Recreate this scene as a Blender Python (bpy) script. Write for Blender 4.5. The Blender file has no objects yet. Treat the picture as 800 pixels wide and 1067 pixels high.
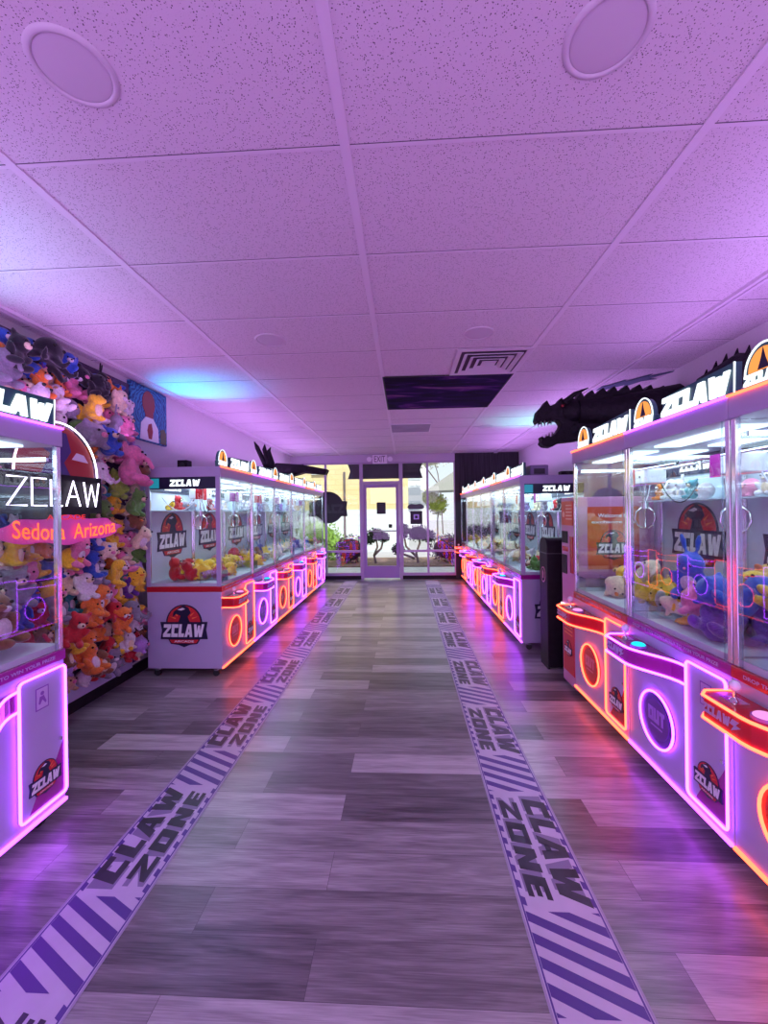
import bpy, math, random
from mathutils import Vector, Matrix, noise
random.seed(7)
C = bpy.context.scene.collection
PI = math.pi
R = random.uniform
# ------------------------------------------------------------------ materials
MATS = {}
def pmat(name, col, rough=.5, metal=0, emis=None, es=0, spec=.5, sheen=0, coat=0):
    if name in MATS: return MATS[name]
    m = bpy.data.materials.new(name); m.use_nodes = True
    b = m.node_tree.nodes['Principled BSDF']
    b.inputs['Base Color'].default_value = (*col, 1)
    b.inputs['Roughness'].default_value = rough
    b.inputs['Metallic'].default_value = metal
    b.inputs['Specular IOR Level'].default_value = spec
    b.inputs['Coat Weight'].default_value = coat
    if sheen: b.inputs['Sheen Weight'].default_value = sheen
    if emis:
        b.inputs['Emission Color'].default_value = (*emis, 1)
        b.inputs['Emission Strength'].default_value = es
    MATS[name] = m
    return m
def noisy(m, scale=30, amt=.25, bump=.15, dist=.01, stretch=None, detail=4):
    """breaks a flat colour with procedural noise and a little bump"""
    nt = m.node_tree; n = nt.nodes; l = nt.links; b = n['Principled BSDF']
    tc = n.new('ShaderNodeTexCoord'); nz = n.new('ShaderNodeTexNoise'); mp = n.new('ShaderNodeMapping')
    if stretch: mp.inputs['Scale'].default_value = stretch
    nz.inputs['Scale'].default_value = scale; nz.inputs['Detail'].default_value = detail
    l.new(tc.outputs['Object'], mp.inputs['Vector']); l.new(mp.outputs[0], nz.inputs['Vector'])
    mr = n.new('ShaderNodeMapRange'); mr.inputs['From Min'].default_value = .3; mr.inputs['From Max'].default_value = .7
    mr.inputs['To Min'].default_value = 1 - amt; mr.inputs['To Max'].default_value = 1 + amt
    l.new(nz.outputs['Fac'], mr.inputs['Value'])
    mx = n.new('ShaderNodeVectorMath'); mx.operation = 'SCALE'
    mx.inputs[0].default_value = b.inputs['Base Color'].default_value[:3]
    l.new(mr.outputs[0], mx.inputs['Scale']); l.new(mx.outputs[0], b.inputs['Base Color'])
    if bump:
        bp = n.new('ShaderNodeBump'); bp.inputs['Strength'].default_value = bump; bp.inputs['Distance'].default_value = dist
        l.new(nz.outputs['Fac'], bp.inputs['Height']); l.new(bp.outputs[0], b.inputs['Normal'])
    return m
def emat(name, col, s, sampling=None):
    if name in MATS: return MATS[name]
    m = bpy.data.materials.new(name); m.use_nodes = True; nt = m.node_tree; nt.nodes.clear()
    e = nt.nodes.new('ShaderNodeEmission'); o = nt.nodes.new('ShaderNodeOutputMaterial')
    e.inputs[0].default_value = (*col, 1); e.inputs[1].default_value = s
    nt.links.new(e.outputs[0], o.inputs[0])
    if sampling: m.cycles.emission_sampling = sampling
    MATS[name] = m; return m
def glassmat(name, tint=(1, 1, 1), ior=1.45, rough=0.0, add=0.0):
    m = bpy.data.materials.new(name); m.use_nodes = True; nt = m.node_tree; nt.nodes.clear(); n = nt.nodes; l = nt.links
    t = n.new('ShaderNodeBsdfTransparent'); t.inputs[0].default_value = (*tint, 1)
    g = n.new('ShaderNodeBsdfGlossy'); g.inputs['Roughness'].default_value = rough
    f = n.new('ShaderNodeLayerWeight'); f.inputs['Blend'].default_value = .5
    p5 = n.new('ShaderNodeMath'); p5.operation = 'POWER'; p5.inputs[1].default_value = 5; l.new(f.outputs['Facing'], p5.inputs[0])
    a = n.new('ShaderNodeMath'); a.operation = 'MULTIPLY_ADD'; a.use_clamp = True; a.inputs[1].default_value = .7; a.inputs[2].default_value = ((ior - 1) / (ior + 1)) ** 2 + add
    mx = n.new('ShaderNodeMixShader'); o = n.new('ShaderNodeOutputMaterial')
    l.new(p5.outputs[0], a.inputs[0]); l.new(a.outputs[0], mx.inputs[0])
    l.new(t.outputs[0], mx.inputs[1]); l.new(g.outputs[0], mx.inputs[2]); l.new(mx.outputs[0], o.inputs[0])
    MATS[name] = m; return m

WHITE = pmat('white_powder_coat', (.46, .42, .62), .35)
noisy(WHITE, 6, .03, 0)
INNER = pmat('inner_white', (.62, .70, .78), .45)
POST = pmat('polished_post', (.78, .78, .82), .12, .75)
CHROME = pmat('chrome', (.8, .8, .82), .12, 1)
STEEL = pmat('brushed_steel', (.45, .46, .5), .3, 1)
BLACK = noisy(pmat('black_plastic', (.010, .009, .012), .5, spec=.25), 20, .3, .05)
RUB = pmat('dark_rubber', (.02, .02, .022), .6)
REDP = pmat('red_gloss_plastic', (.50, .018, .03), .22, coat=.3)
REDV = pmat('red_gloss_violet_lit', (.34, .015, .26), .22, coat=.3)  # red plastic with the violet LED light put into its colour
REDD = pmat('red_print', (.62, .03, .04), .4)
ORNP = pmat('orange_print', (.9, .25, .06), .4)
ORPAN = noisy(pmat('orange_red_poster', (.72, .10, .04), .4), 3, .25, 0)
NAVY = pmat('navy_print', (.012, .014, .05), .4)
WPR = pmat('white_print', (.85, .87, .9), .4)
LPR = pmat('lavender_print', (.48, .38, .62), .4)
NEO_P = emat('violet_neon', (.40, .05, 1.0), 13)
NEO_O = emat('orange_neon', (1.0, .065, .03), 9.5)
NEO_PW = emat('violet_edge_light', (.50, .06, 1.0), 7)
NEO_OW = emat('orange_edge_light', (1.0, .09, .04), 6)
NEO_W = emat('white_neon', (.85, .75, 1.0), 4)
NEO_R = emat('red_neon', (1.0, .11, .03), 2.6)
LED = emat('cool_led_panel', (.66, .86, 1.0), 2.2)
SIGNW = emat('sign_white_glow', (.85, .93, 1.0), 1.7)
SIGNO = emat('sign_orange_glow', (1, .33, .08), 1.3)
SIGNR = emat('sign_red_glow', (1, .1, .12), 1.0)
CYAN = emat('cyan_button_glow', (.02, .75, .95), 1.3)
PINKG = emat('pink_button_glow', (1, .35, .85), 1.1)
PANE = glassmat('clear_glass', (.975, .985, .985), 1.45)
SHOPGL = glassmat('shopfront_glass', (.95, .97, .97), 1.4)
ACRYL = glassmat('acrylic_edge', (.80, .86, .92), 1.5, .05, .18)

# ------------------------------------------------------------------ mesh builder
class MB:
    def __init__(s): s.v = []; s.f = []; s.m = []; s.sm = []
    def add(s, vs, fs, m=0, smooth=False):
        o = len(s.v); s.v += [tuple(p) for p in vs]
        for f in fs: s.f.append([i + o for i in f]); s.m.append(m); s.sm.append(smooth)
        return s
    def box(s, x0, x1, y0, y1, z0, z1, m=0):
        vs = [(x, y, z) for z in (z0, z1) for y in (y0, y1) for x in (x0, x1)]
        return s.add(vs, [(0, 2, 3, 1), (4, 5, 7, 6), (0, 1, 5, 4), (2, 6, 7, 3), (0, 4, 6, 2), (1, 3, 7, 5)], m)
    def obox(s, c, U, V, N, a, b, d, m=0):
        U, V, N = Vector(U), Vector(V), Vector(N); c = Vector(c)
        vs = [c + U * x * a + V * y * b + N * z * d for z in (-.5, .5) for y in (-.5, .5) for x in (-.5, .5)]
        return s.add(vs, [(0, 2, 3, 1), (4, 5, 7, 6), (0, 1, 5, 4), (2, 6, 7, 3), (0, 4, 6, 2), (1, 3, 7, 5)], m)
    def cyl(s, p0, p1, r0, r1=None, n=16, m=0, caps=True, smooth=True):
        r1 = r0 if r1 is None else r1
        p0, p1 = Vector(p0), Vector(p1); d = (p1 - p0).normalized()
        a = d.orthogonal().normalized(); b = d.cross(a)
        vs = [p + (a * math.cos(2 * PI * i / n) + b * math.sin(2 * PI * i / n)) * r for p, r in ((p0, r0), (p1, r1)) for i in range(n)]
        s.add(vs, [(i, (i + 1) % n, n + (i + 1) % n, n + i) for i in range(n)], m, smooth)
        if caps: s.add(vs, [list(range(n))[::-1], list(range(n, 2 * n))], m)
        return s
    def tube(s, pts, r, n=6, closed=False, m=0, rs=None):
        P = [Vector(p) for p in pts]; k = len(P); vs = []; ref = None
        for i in range(k):
            if closed: t = (P[(i + 1) % k] - P[i - 1])
            else: t = P[min(i + 1, k - 1)] - P[max(i - 1, 0)]
            t.normalize()
            if ref is None: ref = t.orthogonal().normalized()
            ref = (ref - t * ref.dot(t)).normalized(); b = t.cross(ref)
            rr = rs[i] if rs else r
            vs += [P[i] + (ref * math.cos(2 * PI * j / n) + b * math.sin(2 * PI * j / n)) * rr for j in range(n)]
        fs = []
        for i in range(k if closed else k - 1):
            i2 = (i + 1) % k
            off = 0
            if closed and i2 == 0:   # align seam
                d0 = [(vs[i * n] - vs[j]).length for j in range(n)]; off = d0.index(min(d0))
            fs += [(i * n + j, i * n + (j + 1) % n, i2 * n + (j + 1 + off) % n, i2 * n + (j + off) % n) for j in range(n)]
        s.add(vs, fs, m, True)
        if not closed: s.add(vs, [list(range(n))[::-1], list(range((k - 1) * n, k * n))], m)
        return s
    def ell(s, c, rx, ry=None, rz=None, n=12, m=0, rot=None):
        ry = rx if ry is None else ry; rz = rx if rz is None else rz; c = Vector(c); h = max(4, n // 2 + 1); vs = []; fs = []
        for i in range(1, h):
            a = PI * i / h
            for j in range(n):
                b = 2 * PI * j / n; vs.append(Vector((rx * math.sin(a) * math.cos(b), ry * math.sin(a) * math.sin(b), rz * math.cos(a))))
        vs += [Vector((0, 0, rz)), Vector((0, 0, -rz))]; T, B = len(vs) - 2, len(vs) - 1
        for i in range(h - 2):
            fs += [(i * n + j, (i + 1) * n + j, (i + 1) * n + (j + 1) % n, i * n + (j + 1) % n) for j in range(n)]
        fs += [(T, j, (j + 1) % n) for j in range(n)] + [((h - 2) * n + j, B, (h - 2) * n + (j + 1) % n) for j in range(n)]
        if rot: vs = [rot @ v for v in vs]
        return s.add([c + v for v in vs], fs, m, True)
    def poly(s, pts, fr, d0=0, d1=.002, m=0, back=False):
        """2-D polygon in frame fr=(origin,U,V,N), extruded from d0 to d1"""
        o, U, V, N = [Vector(a) for a in fr]; k = len(pts)
        ar = sum(pts[i][0] * pts[(i + 1) % k][1] - pts[(i + 1) % k][0] * pts[i][1] for i in range(k))
        if ar < 0: pts = pts[::-1]
        vs = [o + U * x + V * y + N * d for d in (d0, d1) for x, y in pts]
        fs = [list(range(k, 2 * k))] + [(i, (i + 1) % k, k + (i + 1) % k, k + i) for i in range(k)]
        if back: fs.append(list(range(k))[::-1])
        return s.add(vs, fs, m)
    def mesh(s, name, mats):
        me = bpy.data.meshes.new(name); me.from_pydata(s.v, [], s.f)
        for mt in (mats if isinstance(mats, (list, tuple)) else [mats]): me.materials.append(mt)
        me.polygons.foreach_set('material_index', s.m); me.polygons.foreach_set('use_smooth', s.sm); me.update()
        return me
    def build(s, name, mats, parent=None, bevel=0):
        o = bpy.data.objects.new(name, s.mesh(name, mats)); C.objects.link(o)
        if parent: o.parent = parent
        if bevel:
            b = o.modifiers.new('edge', 'BEVEL'); b.width = bevel; b.segments = 2; b.limit_method = 'ANGLE'
        return o
def tag(o, label=None, cat=None, group=None, kind=None):
    if label: o['label'] = label
    if cat: o['category'] = cat
    if group: o['group'] = group
    if kind: o['kind'] = kind
    return o
def empty(name, loc=(0, 0, 0), rz=0):
    o = bpy.data.objects.new(name, None); o.empty_display_size = .1; C.objects.link(o); o.location = loc; o.rotation_euler = (0, 0, rz); return o
def kids(o): return KID.get(o.name, [])
def copy_tree(o, parent=None):
    c = o.copy(); C.objects.link(c)
    if parent: c.parent = parent
    for ch in list(o.children): copy_tree(ch, c)
    return c
def struct(o): o['kind'] = 'structure'; return o

# ------------------------------------------------------------------ lettering
GL = {'Z': (.8, [[(0, 1), (.8, 1), (.8, .75), (.35, .27), (.8, .27), (.8, 0), (0, 0), (0, .25), (.45, .73), (0, .73)]]),
      'C': (.7, [[(0, 1), (.7, 1), (.7, .72), (.3, .72), (.3, .28), (.7, .28), (.7, 0), (0, 0)]]),
      'L': (.6, [[(0, 1), (.3, 1), (.3, .28), (.6, .28), (.6, 0), (0, 0)]]),
      'A': (.85, [[(0, 0), (.29, 0), (.425, .72), (.425, 1), (.25, 1)], [(.85, 0), (.56, 0), (.425, .72), (.425, 1), (.6, 1)], [(.29, .18), (.56, .18), (.52, .4), (.33, .4)]]),
      'W': (1.1, [[(0, 1), (.27, 1), (.36, .45), (.45, .9), (.65, .9), (.74, .45), (.83, 1), (1.1, 1), (.92, 0), (.62, 0), (.55, .4), (.48, 0), (.18, 0)]]),
      'O': (.8, [[(0, 0), (.28, .2), (.28, .8), (0, 1)], [(.8, 0), (.8, 1), (.52, .8), (.52, .2)], [(0, 0), (.8, 0), (.52, .26), (.28, .26)], [(0, 1), (.28, .74), (.52, .74), (.8, 1)]]),
      'N': (.78, [[(0, 0), (0, 1), (.28, 1), (.5, .5), (.5, 1), (.78, 1), (.78, 0), (.5, 0), (.28, .5), (.28, 0)]]),
      'E': (.65, [[(0, 0), (.65, 0), (.65, .24), (.29, .24), (.29, .39), (.6, .39), (.6, .61), (.29, .61), (.29, .76), (.65, .76), (.65, 1), (0, 1)]]),
      'U': (.75, [[(0, 1), (.28, 1), (.28, .27), (.47, .27), (.47, 1), (.75, 1), (.75, 0), (0, 0)]]),
      'T': (.7, [[(0, 1), (.7, 1), (.7, .73), (.49, .73), (.49, 0), (.21, 0), (.21, .73), (0, .73)]])}
def gwidth(s, gap=.1): return sum(GL[c][0] for c in s) + gap * (len(s) - 1)
def glyphs(mb, s, fr, x, y, h, w=None, d0=0, d1=.002, m=0, slant=.12, gap=.1):
    """block letters, lower left corner at x,y in frame fr, height h, total width w"""
    tot = gwidth(s, gap); sx = (w / tot) if w else h; cx = 0
    for c in s:
        gw, ps = GL[c]
        for p in ps: mb.poly([(x + (cx + a) * sx + slant * b * h, y + b * h) for a, b in p], fr, d0, d1, m)
        cx += gw + gap
FONTC = {}
def font_tris(s, bold=.02):
    k = (s, bold)
    if k in FONTC: return FONTC[k]
    cu = bpy.data.curves.new('t', 'FONT'); cu.body = s; cu.size = 1; cu.offset = bold; cu.resolution_u = 3
    ob = bpy.data.objects.new('t', cu); C.objects.link(ob)
    dg = bpy.context.evaluated_depsgraph_get(); me = bpy.data.meshes.new_from_object(ob.evaluated_get(dg))
    vs = [(v.co.x, v.co.y) for v in me.vertices]; fs = [tuple(p.vertices) for p in me.polygons]
    bpy.data.objects.remove(ob); bpy.data.curves.remove(cu); bpy.data.meshes.remove(me)
    x0 = min(v[0] for v in vs); x1 = max(v[0] for v in vs); y0 = min(v[1] for v in vs); y1 = max(v[1] for v in vs)
    FONTC[k] = (vs, fs, x0, x1, y0, y1); return FONTC[k]
def text(mb, s, fr, cx, cy, w, h=None, d=.002, m=0, bold=.02, arc=0):
    """plain sans lettering centred on cx,cy, total width w"""
    vs, fs, x0, x1, y0, y1 = font_tris(s, bold); sx = w / (x1 - x0); sy = h / (y1 - y0) if h else sx
    o, U, V, N = [Vector(a) for a in fr]; P = []
    for a, b in vs:
        X = (a - (x0 + x1) / 2) * sx; Y = (b - (y0 + y1) / 2) * sy
        if arc: Y += arc * (X / (w / 2)) ** 2
        P.append(o + U * (cx + X) + V * (cy + Y) + N * d)
    mb.add(P, fs, m)
def logo(mb, fr, s, cx=0, cy=0, base=0):
    """round red claw emblem with white block name on dark banner. mats 0 navy 1 red 2 white 3 orange"""
    q = lambda pts: [(cx + a * s, cy + b * s) for a, b in pts]
    e = .0012
    half = lambda r, y0, n=18: [(r * math.cos(PI * i / n), y0 + r * math.sin(PI * i / n)) for i in range(n + 1)]
    mb.poly(q(half(.385, .15)), fr, 0, base + e, 0)
    mb.poly(q(half(.35, .16)), fr, base + e, base + 2 * e, 1)
    for sg in (-1, 1):
        for k in range(4):
            a0 = math.radians(18 + 21 * k); a1 = a0 + math.radians(9)
            mb.poly(q([(sg * .19 * math.cos(a0), .17 + .19 * math.sin(a0)), (sg * .32 * math.cos(a0 + .05), .17 + .32 * math.sin(a0 + .05)), (sg * .19 * math.cos(a1), .17 + .19 * math.sin(a1))]), fr, base + 2 * e, base + 3 * e, 3)
    mb.poly(q([(-.12, .16), (-.07, .3), (-.16, .34), (-.24, .27), (-.22, .38), (-.1, .47), (.0, .52), (.1, .47), (.15, .36), (.08, .28), (.13, .16)]), fr, base + 2 * e, base + 3.4 * e, 0)
    mb.poly(q([(-.14, .43), (-.02, .47), (.03, .44), (-.05, .41)]), fr, base + 3.4 * e, base + 4 * e, 2)
    mb.poly(q([(-.5, .17), (.5, .17), (.47, 0), (.5, -.19), (-.5, -.19), (-.47, 0)]), fr, 0, base + 4 * e, 0)
    glyphs(mb, 'ZCLAW', fr, cx - .45 * s, cy - .145 * s, .27 * s, w=.86 * s, d0=base + 4 * e, d1=base + 5 * e, m=2, slant=.1, gap=.07)
    mb.poly(q([(-.34, -.19), (.34, -.19), (.28, -.29), (.12, -.31), (0, -.36), (-.12, -.31), (-.28, -.29)]), fr, 0, base + 3 * e, 0)
    mb.poly(q([(-.31, -.2), (.31, -.2), (.26, -.275), (-.26, -.275)]), fr, base + 3 * e, base + 4 * e, 1)
    text(mb, 'ARCADE', fr, cx, cy - .236 * s, .42 * s, .045 * s, base + 4.5 * e, 2)
LOGOM = [NAVY, REDD, WPR, ORNP]
def rrect(x0, x1, y0, y1, r, n=5):
    out = []
    for cx, cy, a in ((x1 - r, y1 - r, 0), (x0 + r, y1 - r, 90), (x0 + r, y0 + r, 180), (x1 - r, y0 + r, 270)):
        out += [(cx + r * math.cos(math.radians(a + 90 * i / n)), cy + r * math.sin(math.radians(a + 90 * i / n))) for i in range(n + 1)]
    return out

# ------------------------------------------------------------------ room
ZC = 2.783; XL = -2.56; XR = 2.52; YF = 9.15; YB = -3.2
def floor_mat():
    m = pmat('vinyl_plank_floor', (.2, .18, .2), .3); nt = m.node_tree; n = nt.nodes; l = nt.links; b = n['Principled BSDF']
    tc = n.new('ShaderNodeTexCoord'); br = n.new('ShaderNodeTexBrick')
    br.offset = .37; br.offset_frequency = 2
    mp = n.new('ShaderNodeMapping'); mp.inputs['Location'].default_value = (.33, .05, 0)
    l.new(tc.outputs['Object'], mp.inputs[0]); l.new(mp.outputs[0], br.inputs['Vector'])
    br.inputs['Color1'].default_value = (0, 0, 0, 1); br.inputs['Color2'].default_value = (1, 1, 1, 1); br.inputs['Mortar'].default_value = (0, 0, 0, 1)
    br.inputs['Scale'].default_value = 1; br.inputs['Brick Width'].default_value = 1.22; br.inputs['Row Height'].default_value = .185
    br.inputs['Mortar Size'].default_value = .0009; br.inputs['Mortar Smooth'].default_value = .0; br.inputs['Bias'].default_value = 0
    # per plank offset for the grain
    add = n.new('ShaderNodeVectorMath'); add.operation = 'MULTIPLY_ADD'; add.inputs[1].default_value = (7, 3, 5)
    l.new(br.outputs['Color'], add.inputs[0]); l.new(mp.outputs[0], add.inputs[2])
    m2 = n.new('ShaderNodeMapping'); m2.inputs['Scale'].default_value = (1.3, 13, 1); l.new(add.outputs[0], m2.inputs[0])
    n1 = n.new('ShaderNodeTexNoise'); n1.inputs['Scale'].default_value = 1.6; n1.inputs['Detail'].default_value = 6; n1.inputs['Distortion'].default_value = .8; l.new(m2.outputs[0], n1.inputs[0])
    m3 = n.new('ShaderNodeMapping'); m3.inputs['Scale'].default_value = (4, 110, 1); l.new(add.outputs[0], m3.inputs[0])
    n2 = n.new('ShaderNodeTexNoise'); n2.inputs['Scale'].default_value = 2; n2.inputs['Detail'].default_value = 5; l.new(m3.outputs[0], n2.inputs[0])
    cr = n.new('ShaderNodeValToRGB'); e = cr.color_ramp.elements
    e[0].color = (.060, .054, .060, 1); e[1].color = (.50, .48, .49, 1); e[0].position = .0; e[1].position = 1
    x = cr.color_ramp.elements.new(.35); x.color = (.165, .152, .160, 1)
    x = cr.color_ramp.elements.new(.65); x.color = (.30, .282, .292, 1)
    s1 = n.new('ShaderNodeMath'); s1.operation = 'MULTIPLY_ADD'; s1.inputs[1].default_value = 1.05; s1.inputs[2].default_value = -.72
    l.new(n1.outputs[0], s1.inputs[0])
    s2 = n.new('ShaderNodeMath'); s2.operation = 'MULTIPLY_ADD'; s2.inputs[1].default_value = .75; l.new(n2.outputs[0], s2.inputs[0]); l.new(s1.outputs[0], s2.inputs[2])
    s3 = n.new('ShaderNodeMath'); s3.operation = 'MULTIPLY_ADD'; s3.inputs[1].default_value = .74; l.new(br.outputs['Color'], s3.inputs[0]); l.new(s2.outputs[0], s3.inputs[2])
    l.new(s3.outputs[0], cr.inputs[0])
    mm = n.new('ShaderNodeMix'); mm.data_type = 'RGBA'; mm.inputs['B'].default_value = (.07, .06, .07, 1)
    l.new(br.outputs['Fac'], mm.inputs['Factor']); l.new(cr.outputs[0], mm.inputs['A']); l.new(mm.outputs['Result'], b.inputs['Base Color'])
    b.inputs['Roughness'].default_value = .29; b.inputs['Specular IOR Level'].default_value = .8
    bp = n.new('ShaderNodeBump'); bp.inputs['Strength'].default_value = .08; bp.inputs['Distance'].default_value = .004
    l.new(n2.outputs[0], bp.inputs['Height']); l.new(bp.outputs[0], b.inputs['Normal'])
    return m
def ceiling_mat():
    m = pmat('acoustic_tile', (.68, .62, .68), .8); nt = m.node_tree; n = nt.nodes; l = nt.links; b = n['Principled BSDF']
    tc = n.new('ShaderNodeTexCoord'); nz = n.new('ShaderNodeTexNoise'); nz.inputs['Scale'].default_value = 70; nz.inputs['Detail'].default_value = 1.5
    l.new(tc.outputs['Object'], nz.inputs[0])
    vo = n.new('ShaderNodeTexVoronoi'); vo.inputs['Scale'].default_value = 150; l.new(tc.outputs['Object'], vo.inputs['Vector'])
    vr = n.new('ShaderNodeValToRGB'); vr.color_ramp.elements[0].position = .2; vr.color_ramp.elements[0].color = (.07, .05, .07, 1)
    vr.color_ramp.elements[1].position = .33; vr.color_ramp.elements[1].color = (.70, .64, .70, 1)
    l.new(vo.outputs['Distance'], vr.inputs[0])
    r = n.new('ShaderNodeValToRGB'); r.color_ramp.elements[0].position = .46; r.color_ramp.elements[1].position = .50
    r.color_ramp.elements[0].color = (0, 0, 0, 1); r.color_ramp.elements[1].color = (1, 1, 1, 1)
    l.new(nz.outputs[0], r.inputs[0])
    mx = n.new('ShaderNodeMix'); mx.data_type = 'RGBA'; mx.inputs['A'].default_value = (.70, .64, .70, 1)
    l.new(r.outputs[0], mx.inputs['Factor']); l.new(vr.outputs[0], mx.inputs['B']); l.new(mx.outputs['Result'], b.inputs['Base Color'])
    bp = n.new('ShaderNodeBump'); bp.inputs['Strength'].default_value = .25; bp.inputs['Distance'].default_value = .003
    l.new(vr.outputs[0], bp.inputs['Height']); l.new(bp.outputs[0], b.inputs['Normal'])
    return m
WALLM = noisy(pmat('painted_wall', (.66, .62, .68), .6), 60, .03, .05)
FRAME = pmat('violet_grey_aluminium', (.42, .34, .50), .4, .2)
struct(MB().box(XL - .1, XR + .1, YB - .1, YF + .05, -.12, 0).build('floor', floor_mat()))
struct(MB().box(XL - .1, XR + .1, YB - .1, YF + .1, ZC, ZC + .1).build('ceiling', ceiling_mat()))
struct(MB().box(XL - .1, XL, YB - .1, YF + .1, 0, ZC).build('wall_left', WALLM))
struct(MB().box(XR, XR + .1, YB - .1, YF + .1, 0, ZC).build('wall_right', WALLM))
struct(MB().box(XL, XR, YB - .1, YB, 0, ZC).build('wall_back', WALLM))
struct(MB().box(XL, XL + .015, YB, YF, 0, .1).build('baseboard_left', BLACK))
struct(MB().box(XR - .015, XR, YB, YF, 0, .1).build('baseboard_right', BLACK))
# ceiling grid
TEE = pmat('grid_tee', (.74, .68, .76), .45)
X0, Y0 = -.19, 1.429
mb = MB()
for i in range(-1, 2):
    x = X0 + 1.22 * i; mb.box(x - .017, x + .017, YB, YF, ZC - .006, ZC + .001)
struct(mb.build('trim_1', TEE))
mb = MB()
k = -7
while Y0 + .61 * k < YF:
    y = Y0 + .61 * k
    mb.box(XL, XR, y - .007, y + .007, ZC - .003, ZC + .001); k += 1
struct(mb.build('trim_2', TEE))
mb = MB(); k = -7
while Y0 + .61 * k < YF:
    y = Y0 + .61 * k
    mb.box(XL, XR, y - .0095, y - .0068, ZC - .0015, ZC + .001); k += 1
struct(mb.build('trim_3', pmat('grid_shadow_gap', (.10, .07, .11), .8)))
for nm, x in (('trim_4', -2.44), ('trim_5', 2.01)):
    mb = MB().box(x - .03, x - .008, YB, YF, ZC - .02, ZC).box(x + .008, x + .03, YB, YF, ZC - .02, ZC).box(x - .008, x + .008, YB, YF, ZC - .01, ZC)
    struct(mb.build(nm, TEE))

# recessed lights
DISC = pmat('frosted_lens', (.60, .54, .61), .7); VWT = pmat('ring_white', (.62, .56, .63), .7)
spots = [(-.93, 1.13, 'large round recessed ceiling light near the top left over the left aisle'),
         (.565, 1.14, 'large round recessed ceiling light near the top right over the aisle'),
         (-.97, 2.98, 'round recessed ceiling light between the plush wall and the air vent'),
         (.55, 2.99, 'round recessed ceiling light just in front of the square air vent'),
         (-1.6, 6.1, 'small far round ceiling light over the far left machine row'),
         (1.25, 6.3, 'small far round ceiling light over the far right machine row')]
for x, y, lb in spots:
    t = empty('recessed_light', (x, y, ZC)); tag(t, lb, 'ceiling light', 'recessed ceiling lights')
    ring = []; n = 40
    mb = MB()
    prof = [(.094, -.003), (.096, -.007), (.102, -.008), (.110, -.005), (.113, 0)]
    vs = [(r * math.cos(2 * PI * i / n), r * math.sin(2 * PI * i / n), z) for r, z in prof for i in range(n)]
    fs = [(a * n + i, (a + 1) * n + i, (a + 1) * n + (i + 1) % n, a * n + (i + 1) % n) for a in range(len(prof) - 1) for i in range(n)]
    mb.add(vs, fs, 0, True).build('trim_ring', VWT, t)
    MB().ell((0, 0, -.002), .095, .095, .006, 32).build('lens', DISC, t)

# galaxy picture panels fitted in the grid
def galaxy_mat():
    m = pmat('night_sky_print', (.02, .01, .05), .9, spec=.1); nt = m.node_tree; n = nt.nodes; l = nt.links; b = n['Principled BSDF']
    tc = n.new('ShaderNodeTexCoord'); nz = n.new('ShaderNodeTexNoise'); nz.inputs['Scale'].default_value = 1.6; nz.inputs['Detail'].default_value = 8; nz.inputs['Distortion'].default_value = 1.2
    mp = n.new('ShaderNodeMapping'); mp.inputs['Scale'].default_value = (.8, 2.6, 1)
    l.new(tc.outputs['Object'], mp.inputs[0]); l.new(mp.outputs[0], nz.inputs[0])
    r = n.new('ShaderNodeValToRGB'); e = r.color_ramp.elements
    e[0].position = .40; e[0].color = (.010, .006, .022, 1); e[1].position = .72; e[1].color = (.42, .16, .26, 1)
    x = e.new(.52); x.color = (.020, .006, .07, 1); x = e.new(.6); x.color = (.10, .02, .17, 1)
    l.new(nz.outputs[0], r.inputs[0]); l.new(r.outputs[0], b.inputs['Base Color']); return m
GALM = galaxy_mat()
t = tag(empty('ceiling_picture_panel', (X0 + .61, Y0 + .61 * 5, ZC)), 'large dark galaxy print panel set in the ceiling grid beyond the vent', 'ceiling panel')
MB().box(-.60, .60, -.60, .60, -.010, -.004).build('printed_panel', GALM, t)
MB().box(-.61, .61, -.612, -.60, -.012, 0).box(-.61, .61, .60, .612, -.012, 0).box(-.612, -.60, -.612, .612, -.012, 0).box(.60, .612, -.612, .612, -.012, 0).build('frame', BLACK, t)
t = tag(empty('light_panel', (X0 + .30, Y0 + .61 * 8 - .05, ZC)), 'small dim square ceiling panel beyond the galaxy print', 'ceiling panel')
MB().box(-.29, .29, -.29, .29, -.012, -.006).build('diffuser', noisy(pmat('dim_panel', (.30, .25, .36), .6), 4, .15, 0), t)
MB().box(-.30, .30, -.305, -.29, -.016, 0).box(-.30, .30, .29, .305, -.016, 0).box(-.305, -.29, -.305, .305, -.016, 0).box(.29, .305, -.305, .305, -.016, 0).build('frame', TEE, t)
# air vent : concentric square louvres
t = tag(empty('air_vent', (.735, 3.565, ZC)), 'square ceiling air vent with concentric stepped louvres', 'vent')
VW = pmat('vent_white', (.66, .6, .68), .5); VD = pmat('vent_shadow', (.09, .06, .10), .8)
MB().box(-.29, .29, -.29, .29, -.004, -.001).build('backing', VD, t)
def sqframe(a, w, z0, z1, zi):
    mb = MB(); b = a - w
    vs = [(-a, -a, z0), (a, -a, z0), (a, a, z0), (-a, a, z0), (-b, -b, zi), (b, -b, zi), (b, b, zi), (-b, b, zi)]
    vs += [(x, y, z + .006) for x, y, z in vs]
    fs = []
    for i in range(4):
        j = (i + 1) % 4; fs += [(i, i + 4, j + 4, j), (i + 8, j + 8, j + 12, i + 12), (i, j, j + 8, i + 8), (i + 4, i + 12, j + 12, j + 4)]
    return mb.add(vs, fs)
sqframe(.30, .04, -.012, 0, -.012).build('frame', VW, t)
for a in (.235, .175, .115): sqframe(a, .032, -.026, 0, -.008).build('louvre', VW, t)
MB().box(-.06, .06, -.06, .06, -.022, -.016).build('louvre', VW, t)

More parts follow.
